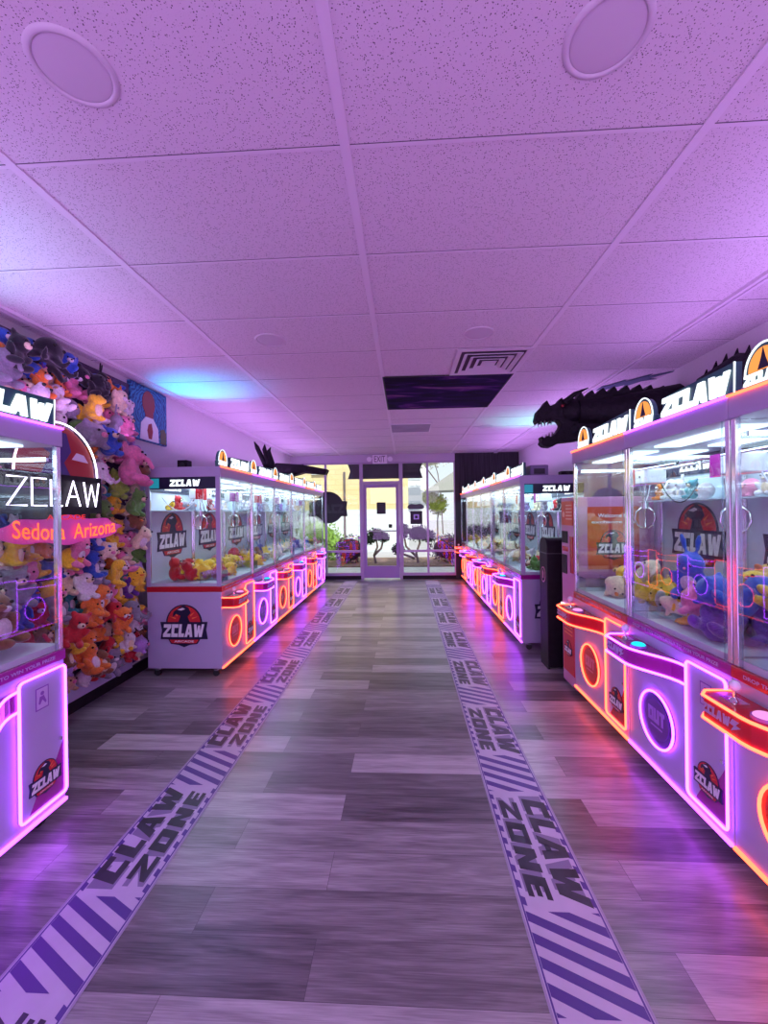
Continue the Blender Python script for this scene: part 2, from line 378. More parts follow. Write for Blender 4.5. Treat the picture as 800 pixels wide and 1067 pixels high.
# ------------------------------------------------------------------ floor marking strips
STRIPB = noisy(pmat('strip_lavender', (.52, .46, .60), .4), 8, .06, 0); STRIPD = pmat('strip_violet', (.085, .04, .24), .4)
STRIPK = noisy(pmat('strip_black_lettering', (.03, .025, .045), .4), 12, .5, 0); STRIPS = pmat('strip_letter_shadow', (.22, .18, .30), .4)
STRIPE = pmat('strip_edge', (.34, .30, .42), .4)
def strip(name, ox, rz, ymin, ymax, label):
    """local: x across (ZONE side negative), y along; text reads toward -y, tops toward +x"""
    t = tag(empty(name, (ox, 0, 0), rz), label, 'floor marking', 'claw zone floor strips')
    h = .152
    MB().box(-h, h, ymin, ymax, .0004, .0012).build('backing', STRIPB, t)
    mb = MB()
    for s in (-1, 1): mb.box(s * .1385 - .003, s * .1385 + .003, ymin, ymax, .0012, .0017)
    mb2 = MB()
    for s in (-1, 1): mb2.box(s * .149 - .004, s * .149 + .004, ymin, ymax, .0012, .0018)
    mb2.build('edge_line', STRIPE, t)
    per = .985; sgn = 1 if rz == 0 else -1
    fr = ((0, 0, .0012), (0, -1, 0), (1, 0, 0), (0, 0, 1))
    kb, sh, st = MB(), MB(), MB()
    k = -6
    while k < 12:
        # world centre of the text in this period; local y = sgn*world
        yc = sgn * (1.885 + per * k); k += 1
        if yc - .31 < ymin or yc + .31 > ymax: continue
        glyphs(sh, 'CLAW', fr, -yc - .297, .008, .108, w=.56, d0=0, d1=.0005, slant=0, gap=.12)
        glyphs(kb, 'CLAW', fr, -yc - .277, .018, .108, w=.56, d0=0, d1=.0009, slant=.25, gap=.12)
        glyphs(sh, 'ZONE', fr, -yc - .282, -.110, .088, w=.53, d0=0, d1=.0005, slant=0, gap=.16)
        glyphs(kb, 'ZONE', fr, -yc - .264, -.102, .088, w=.53, d0=0, d1=.0009, slant=.2, gap=.16)
        for s in (-1, 1):
            for q in range(9):
                u = -yc - .31 + q * .072
                a, b = (.120, .137) if s > 0 else (-.137, -.120)
                st.poly([(u, a), (u + .034, a), (u + .042, b), (u + .008, b)], fr, 0, .0006)
    k = -6
    while k < 12:
        y0 = sgn * (2.38 + per * k); k += 1
        if y0 - .17 < ymin or y0 + .17 > ymax: continue
        # diagonal bars clipped to the section (-.165...165 along, -.134..134 across)
        for q in range(-4, 5):
            pts = []
            c = q * .078
            poly = [(-.134, c - .019 + .066), (.134, c - .019 - .066), (.134, c + .019 - .066), (-.134, c + .019 + .066)]
            lo, hi = -.162, .162
            def clip(P, f, I):
                out = []
                for i in range(len(P)):
                    a, b = P[i - 1], P[i]
                    if f(a): 
                        if f(b): out.append(b)
                        else: out.append(I(a, b))
                    elif f(b): out += [I(a, b), b]
                return out
            def atv(v): return lambda a, b: (a[0] + (b[0] - a[0]) * (v - a[1]) / (b[1] - a[1]), v)
            P = clip(poly, lambda p: p[1] >= lo, atv(lo)); P = clip(P, lambda p: p[1] <= hi, atv(hi)) if P else P
            if len(P) > 2: st.poly([(-(y0 + v), u) for u, v in P], fr, 0, .0006)
    st.v += []
    mb.v and st.add(mb.v, mb.f)
    st.build('violet_stripes', STRIPD, t); sh.build('lettering_shadow', STRIPS, t); kb.build('lettering', STRIPK, t)
strip('floor_marking_strip', .565, 0, .3, 8.95, 'CLAW ZONE floor strip with lavender ground along the right machine row')
strip('floor_marking_strip', -1.185, PI, -8.95, -.3, 'CLAW ZONE floor strip with lavender ground along the left machine row')

# ------------------------------------------------------------------ claw machine
W, D, H = .79, .70, 1.96
ZB0, ZB1, ZG = .80, .85, 1.865
FY = -D / 2
def make_machine(kind):
    pur = kind == 'violet'
    neon, edge, plast = (NEO_P, NEO_PW, REDV) if pur else (NEO_O, NEO_OW, REDP)
    t = empty('claw_machine'); x0, x1 = -W / 2 + .002, W / 2 - .002
    F = ((0, FY, 0), (1, 0, 0), (0, 0, 1), (0, -1, 0))
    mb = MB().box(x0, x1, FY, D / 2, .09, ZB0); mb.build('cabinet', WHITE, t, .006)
    for sx in (-1, 1):
        for sy in (-1, 1):
            c = MB(); px, py = sx * (W / 2 - .07), sy * (D / 2 - .07)
            c.cyl((px, py, .06), (px, py, .09), .02, n=10).box(px - .022, px + .022, py - .006, py + .03, .055, .068)
            c.cyl((px - .012, py + .015, .030), (px + .012, py + .015, .030), .030, n=14, m=1)
            c.build('caster', [STEEL, RUB], t)
    band = MB().box(x0 - .001, x1 + .001, FY - .008, D / 2 + .002, ZB0, ZB1).build('trim_band', plast, t, .003)
    mb = MB(); text(mb, 'DROP THE TOY COMPLETELY TO WIN YOUR PRIZE', ((0, FY - .008, 0), (1, 0, 0), (0, 0, 1), (0, -1, 0)), .0, ZB0 + .025, .66, .016, .001)
    mb.build('lettering', LPR, band)
    # prize door, right side of the front
    dx0, dx1, dz0, dz1 = .135, .380, .145, .775
    F2 = ((0, FY, 0), (1, 0, 0), (0, 0, 1), (0, -1, 0))
    door = MB().poly(rrect(dx0, dx1, dz0, dz1, .02), F2, 0, .010).build('door', WHITE, t)
    tube = [Vector((x, FY - .016, z)) for x, z in rrect(dx0, dx1, dz0, dz1, .022)]
    MB().tube(tube, .0062, 6, True).build('neon_tube', neon, door)
    mb = MB(); mb.poly([(dx1 - .012, dz0 + .012), (dx1 - .012, dz0 + .26), (dx1 - .05, dz0 + .19), (dx0 + .10, dz0 + .10), (dx0 + .05, dz0 + .012)], F2, .010, .0112, 0)
    mb.build('corner_print', REDV if pur else REDP, door)
    mb = MB(); logo(mb, F2, .17, dx1 - .115, dz0 + .125, .0115); mb.build('logo', LOGOM, door)
    mb = MB()
    mb.poly([(dx0 + .085, dz1 - .06), (dx0 + .155, dz1 - .06), (dx0 + .155, dz1 - .165), (dx0 + .085, dz1 - .165)], F2, .010, .0108, 0)
    mb.poly([(dx0 + .091, dz1 - .066), (dx0 + .149, dz1 - .066), (dx0 + .149, dz1 - .159), (dx0 + .091, dz1 - .159)], F2, .0108, .0113, 1)
    cx, cz = dx0 + .12, dz1 - .09
    mb.poly([(cx + .010 * math.cos(a * .7), cz + .010 * math.sin(a * .7)) for a in range(9)], F2, .0113, .0118, 0)
    mb.poly([(cx - .02, cz - .045), (cx - .012, cz - .05), (cx, cz - .03), (cx + .016, cz - .052), (cx + .022, cz - .046), (cx + .008, cz - .012), (cx - .014, cz - .014)], F2, .0113, .0118, 0)
    mb.build('instruction_sticker', [pmat('sticker_violet', (.25, .10, .42), .4), pmat('sticker_pale', (.58, .48, .72), .4)], door)
    MB().cyl((dx1 - .03, FY - .010, .42), (dx1 - .03, FY - .017, .42), .009, n=12).build('lock', CHROME, door)
    # prize outlet
    ox, oz, orr = -.115, .365, .145
    circ = lambda r, n=32: [(ox + r * math.cos(2 * PI * i / n), oz + r * math.sin(2 * PI * i / n)) for i in range(n)]
    out = MB().poly(circ(orr), F2, 0, .006).build('prize_outlet', pmat('outlet_violet', (.10, .03, .22), .3) if pur else pmat('outlet_red', (.42, .02, .03), .3), t)
    MB().tube([(a, FY - .012, b) for a, b in circ(orr)], .0062, 6, True).build('neon_ring', neon, out)
    mb = MB(); mb.poly(circ(orr * .72), F2, .006, .008); mb.build('flap', pmat('outlet_flap_violet', (.16, .06, .30), .3) if pur else pmat('outlet_flap_red', (.55, .05, .05), .3), out)
    mb = MB(); glyphs(mb, 'OUT', F2, ox - .07, oz - .02, .075, w=.14, d0=.008, d1=.010, slant=0)
    mb.poly([(ox - .05, oz - .045), (ox + .05, oz - .045), (ox + .05, oz - .037), (ox - .05, oz - .037)], F2, .008, .0095)
    mb.build('lettering', pmat('out_letter_violet', (.45, .25, .7), .4) if pur else pmat('out_letter_red', (.75, .25, .3), .4), out)
    # console
    cz0, cz1 = .655, .745; a0, a1 = -W / 2 + .006, .128
    prof = []
    N = 14
    for i in range(N + 1):
        s = i / N; x = a0 + (a1 - a0) * s
        y = .135 if s < .42 else .135 - .135 * (0.5 - 0.5 * math.cos(PI * (s - .42) / .58)) 
        if s == 0: y = .10
        prof.append((x, y + .012))
    T = ((0, FY, 0), (1, 0, 0), (0, -1, 0), (0, 0, 1))
    con = MB().poly([(a0, 0)] + prof + [(a1, 0)], T, cz0, cz1, back=True).build('console', plast, t, .004)
    for z in (cz0, cz1):
        MB().tube([(a0, FY - .005, z)] + [(x, FY - y - .004, z) for x, y in prof], .006, 6).build('neon_tube', neon, con)
    fr = ((0, FY - .148, 0), (1, 0, 0), (0, 0, 1), (0, -1, 0))
    mb = MB(); glyphs(mb, 'ZCLAW', fr, a0 + .03, cz0 + .027, .038, w=.14, d0=0, d1=.0016, slant=.12)
    mb.poly([(a0 + .185, cz0 + .065), (a0 + .215, cz0 + .065), (a0 + .20, cz0 + .048), (a0 + .222, cz0 + .046), (a0 + .178, cz0 + .02), (a0 + .192, cz0 + .042), (a0 + .172, cz0 + .044)], fr, 0, .0016)
    mb.build('lettering', LPR, con)
    js = MB().obox((a0 + .10, FY - .075, cz1 + .003), (1, 0, 0), (0, 1, 0), (0, 0, 1), .075, .06, .006).cyl((a0 + .10, FY - .075, cz1), (a0 + .10, FY - .075, cz1 + .05), .006, n=10)
    js.cyl((a0 + .10, FY - .075, cz1 + .006), (a0 + .10, FY - .075, cz1 + .018), .018, .008, n=14)
    js = js.build('joystick', CHROME, t)
    MB().ell((a0 + .10, FY - .075, cz1 + .063), .021, n=16).build('knob', pmat('frosted_knob', (.75, .65, .85), .2), js)
    bt = MB().cyl((a0 + .235, FY - .075, cz1), (a0 + .235, FY - .075, cz1 + .010), .042, .040, n=24).build('button', pmat('button_collar', (.3, .1, .5), .25), t)
    MB().ell((a0 + .235, FY - .075, cz1 + .010), .035, .035, .014, 20).build('button_cap', CYAN if pur else PINKG, bt)
    MB().obox((0, FY - .006, .098), (1, 0, 0), (0, 1, 0), (0, 0, 1), W - .01, .012, .014).build('bottom_light', edge, t)
    # showcase
    MB().box(x0 + .012, x1 - .012, FY + .012, D / 2 - .02, ZB1, ZB1 + .03).build('play_floor', INNER, t)
    MB().box(x0, x0 + .17, FY + .012, FY + .016, ZB1 + .03, ZB1 + .13).box(x0 + .17, x0 + .174, FY + .012, FY + .20, ZB1 + .03, ZB1 + .13).box(x0, x0 + .17, FY + .196, FY + .20, ZB1 + .03, ZB1 + .13).build('chute', ACRYL, t)
    bk = MB().box(x0, x1, D / 2 - .02, D / 2, ZB1, ZG).build('back_panel', INNER, t)
    FB = ((0, D / 2 - .02, 0), (1, 0, 0), (0, 0, 1), (0, -1, 0))
    mb = MB(); logo(mb, FB, .52, .0, 1.26, .002); mb.build('logo', LOGOM, bk)
    sg = MB().box(x0 + .01, x1 - .01, D / 2 - .035, D / 2 - .021, 1.735, ZG).build('inner_sign', NAVY, t)
    mb = MB(); glyphs(mb, 'ZCLAW', ((0, D / 2 - .035, 0), (1, 0, 0), (0, 0, 1), (0, -1, 0)), -.15, 1.76, .075, w=.3, d0=0, d1=.002)
    mb.build('lettering', SIGNW, sg)
    MB().box(x0 + .012, x1 - .012, D / 2 - .20, D / 2 - .022, 1.55, 1.558).build('shelf', INNER, t)
    for sx in (-1, 1):
        for yy in (FY + .006, D / 2 - .03):
            a = sx * (W / 2 - .016)
            MB().box(a - .012, a + .012, yy - .004, yy + .02, ZB1, ZG).build('corner_post', POST, t, .003)
        MB().box(sx * (W / 2 - .004) - .001, sx * (W / 2 - .004) + .001, FY + .03, D / 2 - .035, ZB1, ZG).build('side_pane', PANE, t)
        MB().box(sx * (W / 2 - .045) - .002, sx * (W / 2 - .045) + .002, FY + .002, FY + .008, ZB1, ZG).build('acrylic_strip', ACRYL, t)
    MB().box(x0 + .028, x1 - .028, FY + .003, FY + .005, ZB1, ZG).build('front_pane', PANE, t)
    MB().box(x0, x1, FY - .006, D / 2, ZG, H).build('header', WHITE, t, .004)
    MB().obox((0, FY - .010, H - .002), (1, 0, 0), (0, 1, 0), (0, 0, 1), W - .004, .010, .010).build('header_light', edge, t)
    MB().box(-.30, .30, -.24, -.10, ZG - .012, ZG - .002).box(-.30, .30, .06, .20, ZG - .012, ZG - .002).build('led_bar', LED, t)
    # claw crane
    cr = MB().cyl((x0 + .02, -.05, 1.77), (x1 - .02, -.05, 1.77), .008, n=8).cyl((x0 + .02, .08, 1.77), (x1 - .02, .08, 1.77), .008, n=8)
    cr = cr.box(x0 + .02, x0 + .035, -.30, .27, 1.79, 1.81).box(x1 - .035, x1 - .02, -.30, .27, 1.79, 1.81).build('gantry', CHROME, t)
    car = MB().box(-.12, .07, -.055, .09, 1.67, 1.775).build('carriage', pmat('carriage_white', (.82, .84, .88), .3), t, .01)
    mb = MB().poly([(-.122, 1.66), (-.05, 1.66), (-.05, 1.78), (-.122, 1.78)], ((0, -.056, 0), (1, 0, 0), (0, 0, 1), (0, -1, 0)), 0, .003)
    mb.box(-.1235, -.120, -.05, .02, 1.67, 1.77)
    mb.build('carriage_label', plast, car)
    mb = MB(); mb.cyl((.01, -.0555, 1.72), (.01, -.0595, 1.72), .007, n=12); mb.build('carriage_eye', BLACK, car)
    cl = MB(); px, py = -.05, .01
    cl.cyl((px, py, 1.54), (px, py, 1.67), .006, n=8).cyl((px, py, 1.50), (px, py, 1.55), .028, .022, n=14)
    cl = cl.build('claw', CHROME, t)
    for k in range(3):
        a = k * 2 * PI / 3 + .5
        f = lambda r, z: (px + r * math.cos(a), py + r * math.sin(a), z)
        MB().tube([f(.02, 1.51), f(.062, 1.475), f(.07, 1.43), f(.052, 1.385), f(.02, 1.365)], .0055, 6).build('prong', CHROME, cl)
    pts = [(.05 + .30 * s, .05 + .05 * s, 1.70 - .55 * s * (1 - s) - .05 * s) for s in [i / 12 for i in range(13)]]
    MB().tube(pts, .004, 5).build('cable', BLACK if not pur else pmat('white_cable', (.7, .75, .8), .5), t)
    pts = [(-.13 - .22 * s, .02 + .2 * s, 1.66 - .45 * s * (1 - s) + .02 * s) for s in [i / 12 for i in range(13)]]
    MB().tube(pts, .004, 5).build('cable', pmat('white_cable', (.7, .75, .8), .5), t)
    # lit sign on the header
    sb = FY + .03
    SF = ((0, sb, 0), (1, 0, 0), (0, 0, 1), (0, -1, 0))
    sx0, sx1 = -.10, .385
    sig = MB().poly([(sx0, H), (sx1, H), (sx1 + .005, H + .145), (sx0 + .02, H + .125)], SF, -.03, 0, 0, back=True).build('lit_name_sign', [pmat('sign_edge', (.03, .12, .13), .3)], t)
    mb = MB(); glyphs(mb, 'ZCLAW', SF, sx0 + .01, H + .022, .095, w=.445, d0=0, d1=.010, slant=.16, gap=.04); mb.build('lettering', SIGNW, sig)
    mb = MB().tube([(sx0 + .0, sb, H + .008), (sx1, sb, H + .008), (sx1 + .004, sb, H + .145)], .004, 5); mb.build('sign_outline', SIGNW, sig)
    q = [(-.26 + .085 * math.cos(a), H + .06 + .105 * math.sin(a)) for a in [PI * i / 16 for i in range(17)]] + [(-.36, H + .055), (-.35, H), (-.17, H), (-.16, H + .055)]
    rs = MB().poly(q, SF, -.03, 0, 0, back=True).build('lit_round_sign', [pmat('sign_edge', (0, 0, 0))], t)
    mb = MB()
    mb.poly([(-.26 + .07 * math.cos(a), H + .068 + .085 * math.sin(a)) for a in [PI * i / 14 for i in range(15)]], SF, 0, .004, 0)
    mb.poly([(-.285, H + .07), (-.27, H + .11), (-.26, H + .15), (-.25, H + .11), (-.235, H + .07)], SF, .004, .006, 1)
    glyphs(mb, 'ZCLAW', SF, -.352, H + .022, .042, w=.18, d0=0, d1=.007, slant=.1, m=2, gap=.05)
    mb.poly([(-.31, H + .002), (-.21, H + .002), (-.2, H + .017), (-.32, H + .017)], SF, 0, .004, 3)
    mb.build('emblem', [SIGNO, NAVY, SIGNW, SIGNR], rs)
    MB().tube([(-.26 + .088 * math.cos(a), sb - .002, H + .06 + .11 * math.sin(a)) for a in [PI * i / 16 for i in range(17)]], .004, 5).build('sign_outline', SIGNW, rs)
    return t
PV, PO = make_machine('violet'), make_machine('orange')
used = set(); MACH = []
def place(kind, X, Y, rz, sx, sz, label, group):
    proto = PV if kind == 'violet' else PO
    if kind in used: t = copy_tree(proto)
    else: t = proto; used.add(kind)
    t.location = (X, Y, 0); t.rotation_euler = (0, 0, rz); t.scale = (sx, 1, sz)
    tag(t, label, 'claw machine', group); MACH.append((t, kind, X, Y, rz, sx, sz)); return t
ords = ['first', 'second', 'third', 'fourth', 'fifth', 'sixth']
DSC = {}
# first pass only records, copies are made before any scale is inherited
plan = []
plan.append(('violet', -1.71 - .35, 1.97 - .395, PI / 2, 1, .99, 'violet-lit claw machine in front of the plush toy wall', 'left side claw machines', 'the plush-wall machine'))
for i in range(6):
    k = 'orange' if i % 2 == 0 else 'violet'
    plan.append((k, -1.68 - .35, 3.66 + .79 * (i + .5), PI / 2, 1, .99, '%s-lit claw machine, %s from the plush wall in the left row' % (k, ords[i]), 'claw machines in the left row', 'the %s left-row machine' % ords[i]))
for i in range(3):
    k = 'orange' if i % 2 == 0 else 'violet'
    plan.append((k, 1.345 + .35, .975 + .79 * (i + .5), -PI / 2, 1.0, 1.0, '%s-lit claw machine, %s' % (k, ['nearest, cut off by the right edge of the photo', 'the middle of the three before the exchange kiosk', 'directly beside the pink exchange kiosk'][i]), 'near right claw machines', 'the %s near-right machine' % ords[i]))
for i in range(6):
    k = 'violet' if i % 2 == 0 else 'orange'
    plan.append((k, 1.235 + .35, 4.43 + .77 * (i + .5), -PI / 2, .975, .955, '%s-lit claw machine, %s from the black bin in the far right row' % (k, ords[i]), 'claw machines in the far right row', 'the %s far-right machine' % ords[i]))
trees = []
for p in plan:
    proto = PV if p[0] == 'violet' else PO
    trees.append(proto if p[0] not in used else copy_tree(proto)); used.add(p[0])
for t, p in zip(trees, plan):
    t.location = (p[1], p[2], 0); t.rotation_euler = (0, 0, p[3]); t.scale = (p[4], 1, p[5])
    tag(t, p[6], 'claw machine', p[7])
def lamp(kind, name, loc, energy, col, **kw):
    l = bpy.data.lights.new(name, kind); l.energy = energy; l.color = col
    for k, v in kw.items():
        if k not in ('rot', 'target'): setattr(l, k, v)
    o = bpy.data.objects.new(name, l); C.objects.link(o); o.location = loc
    if 'rot' in kw: o.rotation_euler = kw['rot']
    if 'target' in kw: o.rotation_euler = (Vector(kw['target']) - Vector(loc)).to_track_quat('-Z', 'Y').to_euler()
    return o
for i, p in enumerate(plan):
    lamp('AREA', 'showcase_light', (p[1], p[2], 1.835 * p[5]), 4.6 if p[2] < 3.5 else 6.2, (.62, .84, 1), shape='RECTANGLE', size=.6, size_y=.5)
# end panels: logo + name strip on the ends facing the camera
def end_parts(t, side):
    # side -1 : local -x face, U=-y ; side +1 : local +x face, U=+y
    fr = ((side * (W / 2), 0, 0), (0, side, 0), (0, 0, 1), (side, 0, 0))
    mb = MB(); logo(mb, fr, .44, 0, .45, .002); mb.build('logo', LOGOM, t)
    s = MB().poly([(-.32, 1.755), (.32, 1.755), (.32, ZG), (-.32, ZG)], fr, -.02, .0005, 0, back=True).build('name_strip', NAVY, t)
    mb = MB(); glyphs(mb, 'ZCLAW', fr, -.12, 1.78, .062, w=.28, d0=.0005, d1=.003); mb.build('lettering', SIGNW, s)
    mb = MB().poly([(-.31, 1.765), (-.22, 1.765), (-.22, ZG - .01), (-.31, ZG - .01)], fr, .0005, .0015); mb.build('screen_tile', pmat('teal_print', (.02, .22, .28), .4, emis=(.02, .4, .5), es=.5), s)
    for a0, a1 in ((-.35, -.31), (.31, .35)): MB().poly([(a0, ZB1), (a1, ZB1), (a1, ZG), (a0, ZG)], fr, -.004, .002, back=True).build('end_frame', WHITE, t)
end_parts(trees[1], -1); end_parts(trees[10], 1)

# ------------------------------------------------------------------ plush toys
FAB = {}
def fab(cn, col):
    m = pmat('plush_' + cn, col, .9, spec=.15, sheen=.4); noisy(m, 90, .18, .35, .006); FAB[cn] = m
for cn, col in dict(pink=(.75, .22, .38), lilac=(.42, .25, .60), yellow=(.85, .55, .04), blue=(.04, .11, .50), red=(.55, .03, .04), green=(.12, .30, .06),
                    white=(.72, .66, .70), brown=(.22, .10, .05), tan=(.60, .36, .20), orange=(.80, .22, .04), grey=(.24, .22, .28), black=(.02, .018, .025),
                    teal=(.05, .28, .32), cream=(.80, .66, .45), violet=(.13, .04, .30), lime=(.35, .55, .08)).items(): fab(cn, col)
EYE = pmat('bead_eye', (.005, .005, .006), .1); EYEW = pmat('eye_white', (.8, .8, .8), .4)
def fuse(mb, name, voxel=.010):
    o = mb.build('tmp', FAB['white']); r = o.modifiers.new('r', 'REMESH'); r.mode = 'VOXEL'; r.voxel_size = voxel; r.use_smooth_shade = True
    s = o.modifiers.new('s', 'SMOOTH'); s.factor = .5; s.iterations = 4
    dg = bpy.context.evaluated_depsgraph_get(); me = bpy.data.meshes.new_from_object(o.evaluated_get(dg)); me.name = name
    old = o.data; bpy.data.objects.remove(o); bpy.data.meshes.remove(old); return me
def RM(a, ax): return Matrix.Rotation(a, 3, ax)
PL = {}
def seated(b, ears):
    b.ell((0, 0, .065), .056, .048, .065); b.ell((0, -.012, .155), .056, .05, .05)
    for s in (-1, 1):
        b.ell((s * .055, -.03, .085), .02, .022, .042, rot=RM(s * .6, 'Y')); b.ell((s * .042, -.062, .025), .024, .045, .022, rot=RM(s * -.3, 'Z'))
        ears(s)
eyes = lambda z=.165, y=-.060, x=.022, r=.0065: [('eye', (s * x, y, z), r, EYE) for s in (-1, 1)]
b = MB(); seated(b, lambda s: b.ell((s * .045, .0, .200), .02, .01, .02)); PL['bear'] = (fuse(b, 'bear'), eyes() + [('muzzle', (0, -.058, .145), (.024, .016, .018), 'cream'), ('nose', (0, -.075, .152), .006, EYE)], .22)
b = MB(); seated(b, lambda s: b.ell((s * .028, .005, .245), .015, .009, .055, rot=RM(s * .15, 'Y'))); PL['bunny'] = (fuse(b, 'bunny'), eyes() + [('nose', (0, -.062, .150), .006, 'pink'), ('belly', (0, -.040, .07), (.035, .012, .04), 'white')], .28)
b = MB(); seated(b, lambda s: b.cyl((s * .035, 0, .185), (s * .045, 0, .225), .018, .003, n=8)); PL['cat'] = (fuse(b, 'cat'), eyes() + [('muzzle', (0, -.058, .143), (.018, .012, .012), 'white'), ('belly', (0, -.040, .07), (.035, .012, .04), 'white')], .22)
b = MB(); seated(b, lambda s: b.ell((s * .075, .0, .165), .038, .010, .042)); b.tube([(0, -.055, .150), (0, -.085, .13), (0, -.095, .10), (0, -.11, .085)], .013, 8); PL['elephant'] = (fuse(b, 'elephant'), eyes(), .22)
b = MB(); seated(b, lambda s: b.ell((s * .065, .0, .150), .014, .018, .045)); PL['puppy'] = (fuse(b, 'puppy'), eyes() + [('muzzle', (0, -.062, .145), (.026, .022, .018), 'white'), ('nose', (0, -.086, .152), .007, EYE)], .22)
b = MB(); b.ell((0, 0, .075), .075, .068, .075, n=16)
for s in (-1, 1): b.ell((s * .075, 0, .07), .012, .03, .03); b.ell((s * .03, -.04, .008), .02, .03, .01)
PL['chick'] = (fuse(b, 'chick'), eyes(.095, -.060, .026) + [('beak', (0, -.073, .078), (.014, .016, .008), 'orange')], .16)
b = MB(); b.ell((0, 0, .07), .085, .075, .066, n=16)
for s in (-1, 1): b.ell((s * .05, -.01, .125), .022, .012, .022)
for s in (-1, 1): b.ell((s * .05, -.05, .012), .02, .025, .014)
PL['round pig'] = (fuse(b, 'pig'), eyes(.085, -.070, .034) + [('snout', (0, -.076, .068), (.020, .012, .014), 'pink')], .16)
b = MB(); b.ell((0, 0, .11), .06, .055, .06, n=16)
for k in range(8):
    a = k * PI / 4; c, s_ = math.cos(a), math.sin(a)
    b.tube([(c * .03, s_ * .03, .08), (c * .065, s_ * .06, .045), (c * .10, s_ * .09, .02), (c * .125, s_ * .115, .04), (c * .12, s_ * .11, .06)], .015, 8, rs=[.02, .018, .014, .011, .007])
PL['octopus'] = (fuse(b, 'octopus'), eyes(.12, -.050, .024, .008), .18)
b = MB(); b.ell((0, 0, .055), .05, .05, .055); b.ell((0, -.02, .13), .042, .048, .04); b.ell((0, -.06, .12), .028, .03, .022)
b.tube([(0, .03, .04), (0, .08, .02), (.03, .12, .02)], .02, 8, rs=[.035, .022, .008])
for k in range(4): b.cyl((0, .01 + .018 * k, .165 - .035 * k), (0, .035 + .02 * k, .19 - .04 * k), .014, .002, n=8)
for s in (-1, 1): b.ell((s * .04, -.03, .015), .02, .035, .018); b.ell((s * .045, -.03, .08), .013, .014, .025)
PL['dinosaur'] = (fuse(b, 'dino'), eyes(.150, -.048, .032) + [('belly', (0, -.042, .06), (.03, .012, .04), 'cream')], .19)
b = MB(); b.ell((0, 0, .05), .05, .11, .045, n=14); b.tube([(0, .09, .05), (0, .14, .06), (0, .16, .09)], .02, 8, rs=[.03, .015, .008]); b.ell((0, .165, .07), .012, .02, .04)
b.cyl((0, .0, .08), (0, .03, .13), .02, .003, n=8)
for s in (-1, 1): b.ell((s * .06, -.02, .035), .035, .018, .008, rot=RM(s * .4, 'Y'))
PL['shark'] = (fuse(b, 'shark'), [('eye', (s * .042, -.07, .06), .0065, EYE) for s in (-1, 1)] + [('belly', (0, -.02, .025), (.042, .09, .025), 'white')], .14)
b = MB(); b.ell((0, 0, .045), .055, .06, .045); b.ell((0, -.04, .09), .05, .042, .035)
for s in (-1, 1): b.ell((s * .027, -.045, .125), .018, .018, .018); b.ell((s * .06, .0, .02), .025, .045, .018); b.ell((s * .04, -.075, .012), .018, .025, .01)
PL['frog'] = (fuse(b, 'frog'), [('eye', (s * .028, -.060, .130), .010, EYE) for s in (-1, 1)], .15)
EYEM = {}
def small(nm, rad, mat):
    k = (nm, str(rad), str(mat))
    if k not in EYEM:
        r = rad if isinstance(rad, tuple) else (rad,) * 3
        EYEM[k] = MB().ell((0, 0, 0), *r, n=10).mesh(nm, FAB[mat] if isinstance(mat, str) else mat)
    return EYEM[k]
BODYM = {}
LAB = []
def plush(kind, cn, loc, eul, sc, parts, where, group):
    me, ps, _ = PL[kind]
    k = (kind, cn)
    if k not in BODYM:
        m2 = me.copy(); m2.name = kind.replace(' ', '_') + '_plush'; m2.materials.clear(); m2.materials.append(FAB[cn]); BODYM[k] = m2
    o = bpy.data.objects.new('plush_' + kind.replace(' ', '_'), BODYM[k]); C.objects.link(o)
    o.location = loc; o.rotation_euler = eul; o.scale = (sc,) * 3
    tag(o, '', 'plush toy', group); LAB.append((o, cn, kind, where))
    if parts:
        for nm, p, r, mt in ps:
            if mt == cn: mt = 'white' if cn != 'white' else 'cream'
            c = bpy.data.objects.new(nm, small(nm, r, mt)); C.objects.link(c); c.parent = o; c.location = p
    return o
# ---- plush wall
KT = list(PL)
warm = ['yellow', 'pink', 'red', 'orange', 'cream', 'tan', 'white', 'blue', 'lilac', 'green', 'brown', 'grey', 'pink', 'yellow', 'cream', 'blue', 'violet', 'lime', 'teal', 'black']
dark = ['black', 'violet', 'blue', 'green', 'grey', 'teal', 'black', 'brown', 'blue', 'orange', 'lilac']
mid = ['pink', 'lilac', 'white', 'yellow', 'grey', 'pink', 'orange', 'blue', 'green', 'cream', 'tan']
low = ['tan', 'grey', 'white', 'orange', 'yellow', 'cream', 'lilac', 'brown', 'pink', 'red', 'white']
wp = []
row = 0; z = .20
while z < 2.64:
    y = 2.12 + (.07 if row % 2 else 0); yend = 3.70 if z < 2.15 else 3.58
    rowl = []
    while y < yend:
        s = R(.82, 1.12)
        kind = random.choice([k for k in KT if k != 'shark'] + ['bear', 'bunny', 'round pig', 'chick', 'puppy'])
        pal = dark if z > 2.4 else mid if z > 1.9 else low if z < .75 else warm
        rowl.append((kind, random.choice(pal), y, s)); y += .128 + R(-.01, .01)
    for j, (kind, cn, yy, s) in enumerate(rowl):
        insign = 2.2 < yy < 3.0 and 1.38 < z < 2.02
        if insign: continue
        n_from_far = len(rowl) - j
        x = XL + .055 + R(0, .045)
        if z > 2.5: s *= .92
        # toys hang with their backs to the board, looking into the aisle
        plush(kind, cn, (x, yy, z + R(-.015, .015)), (R(-.35, .35), R(-.1, .35), PI / 2 + R(-.5, .5)), s * 1.02, True, ('wall', row + 1, n_from_far), 'plush toys hung on the left wall')
    row += 1; z += .145
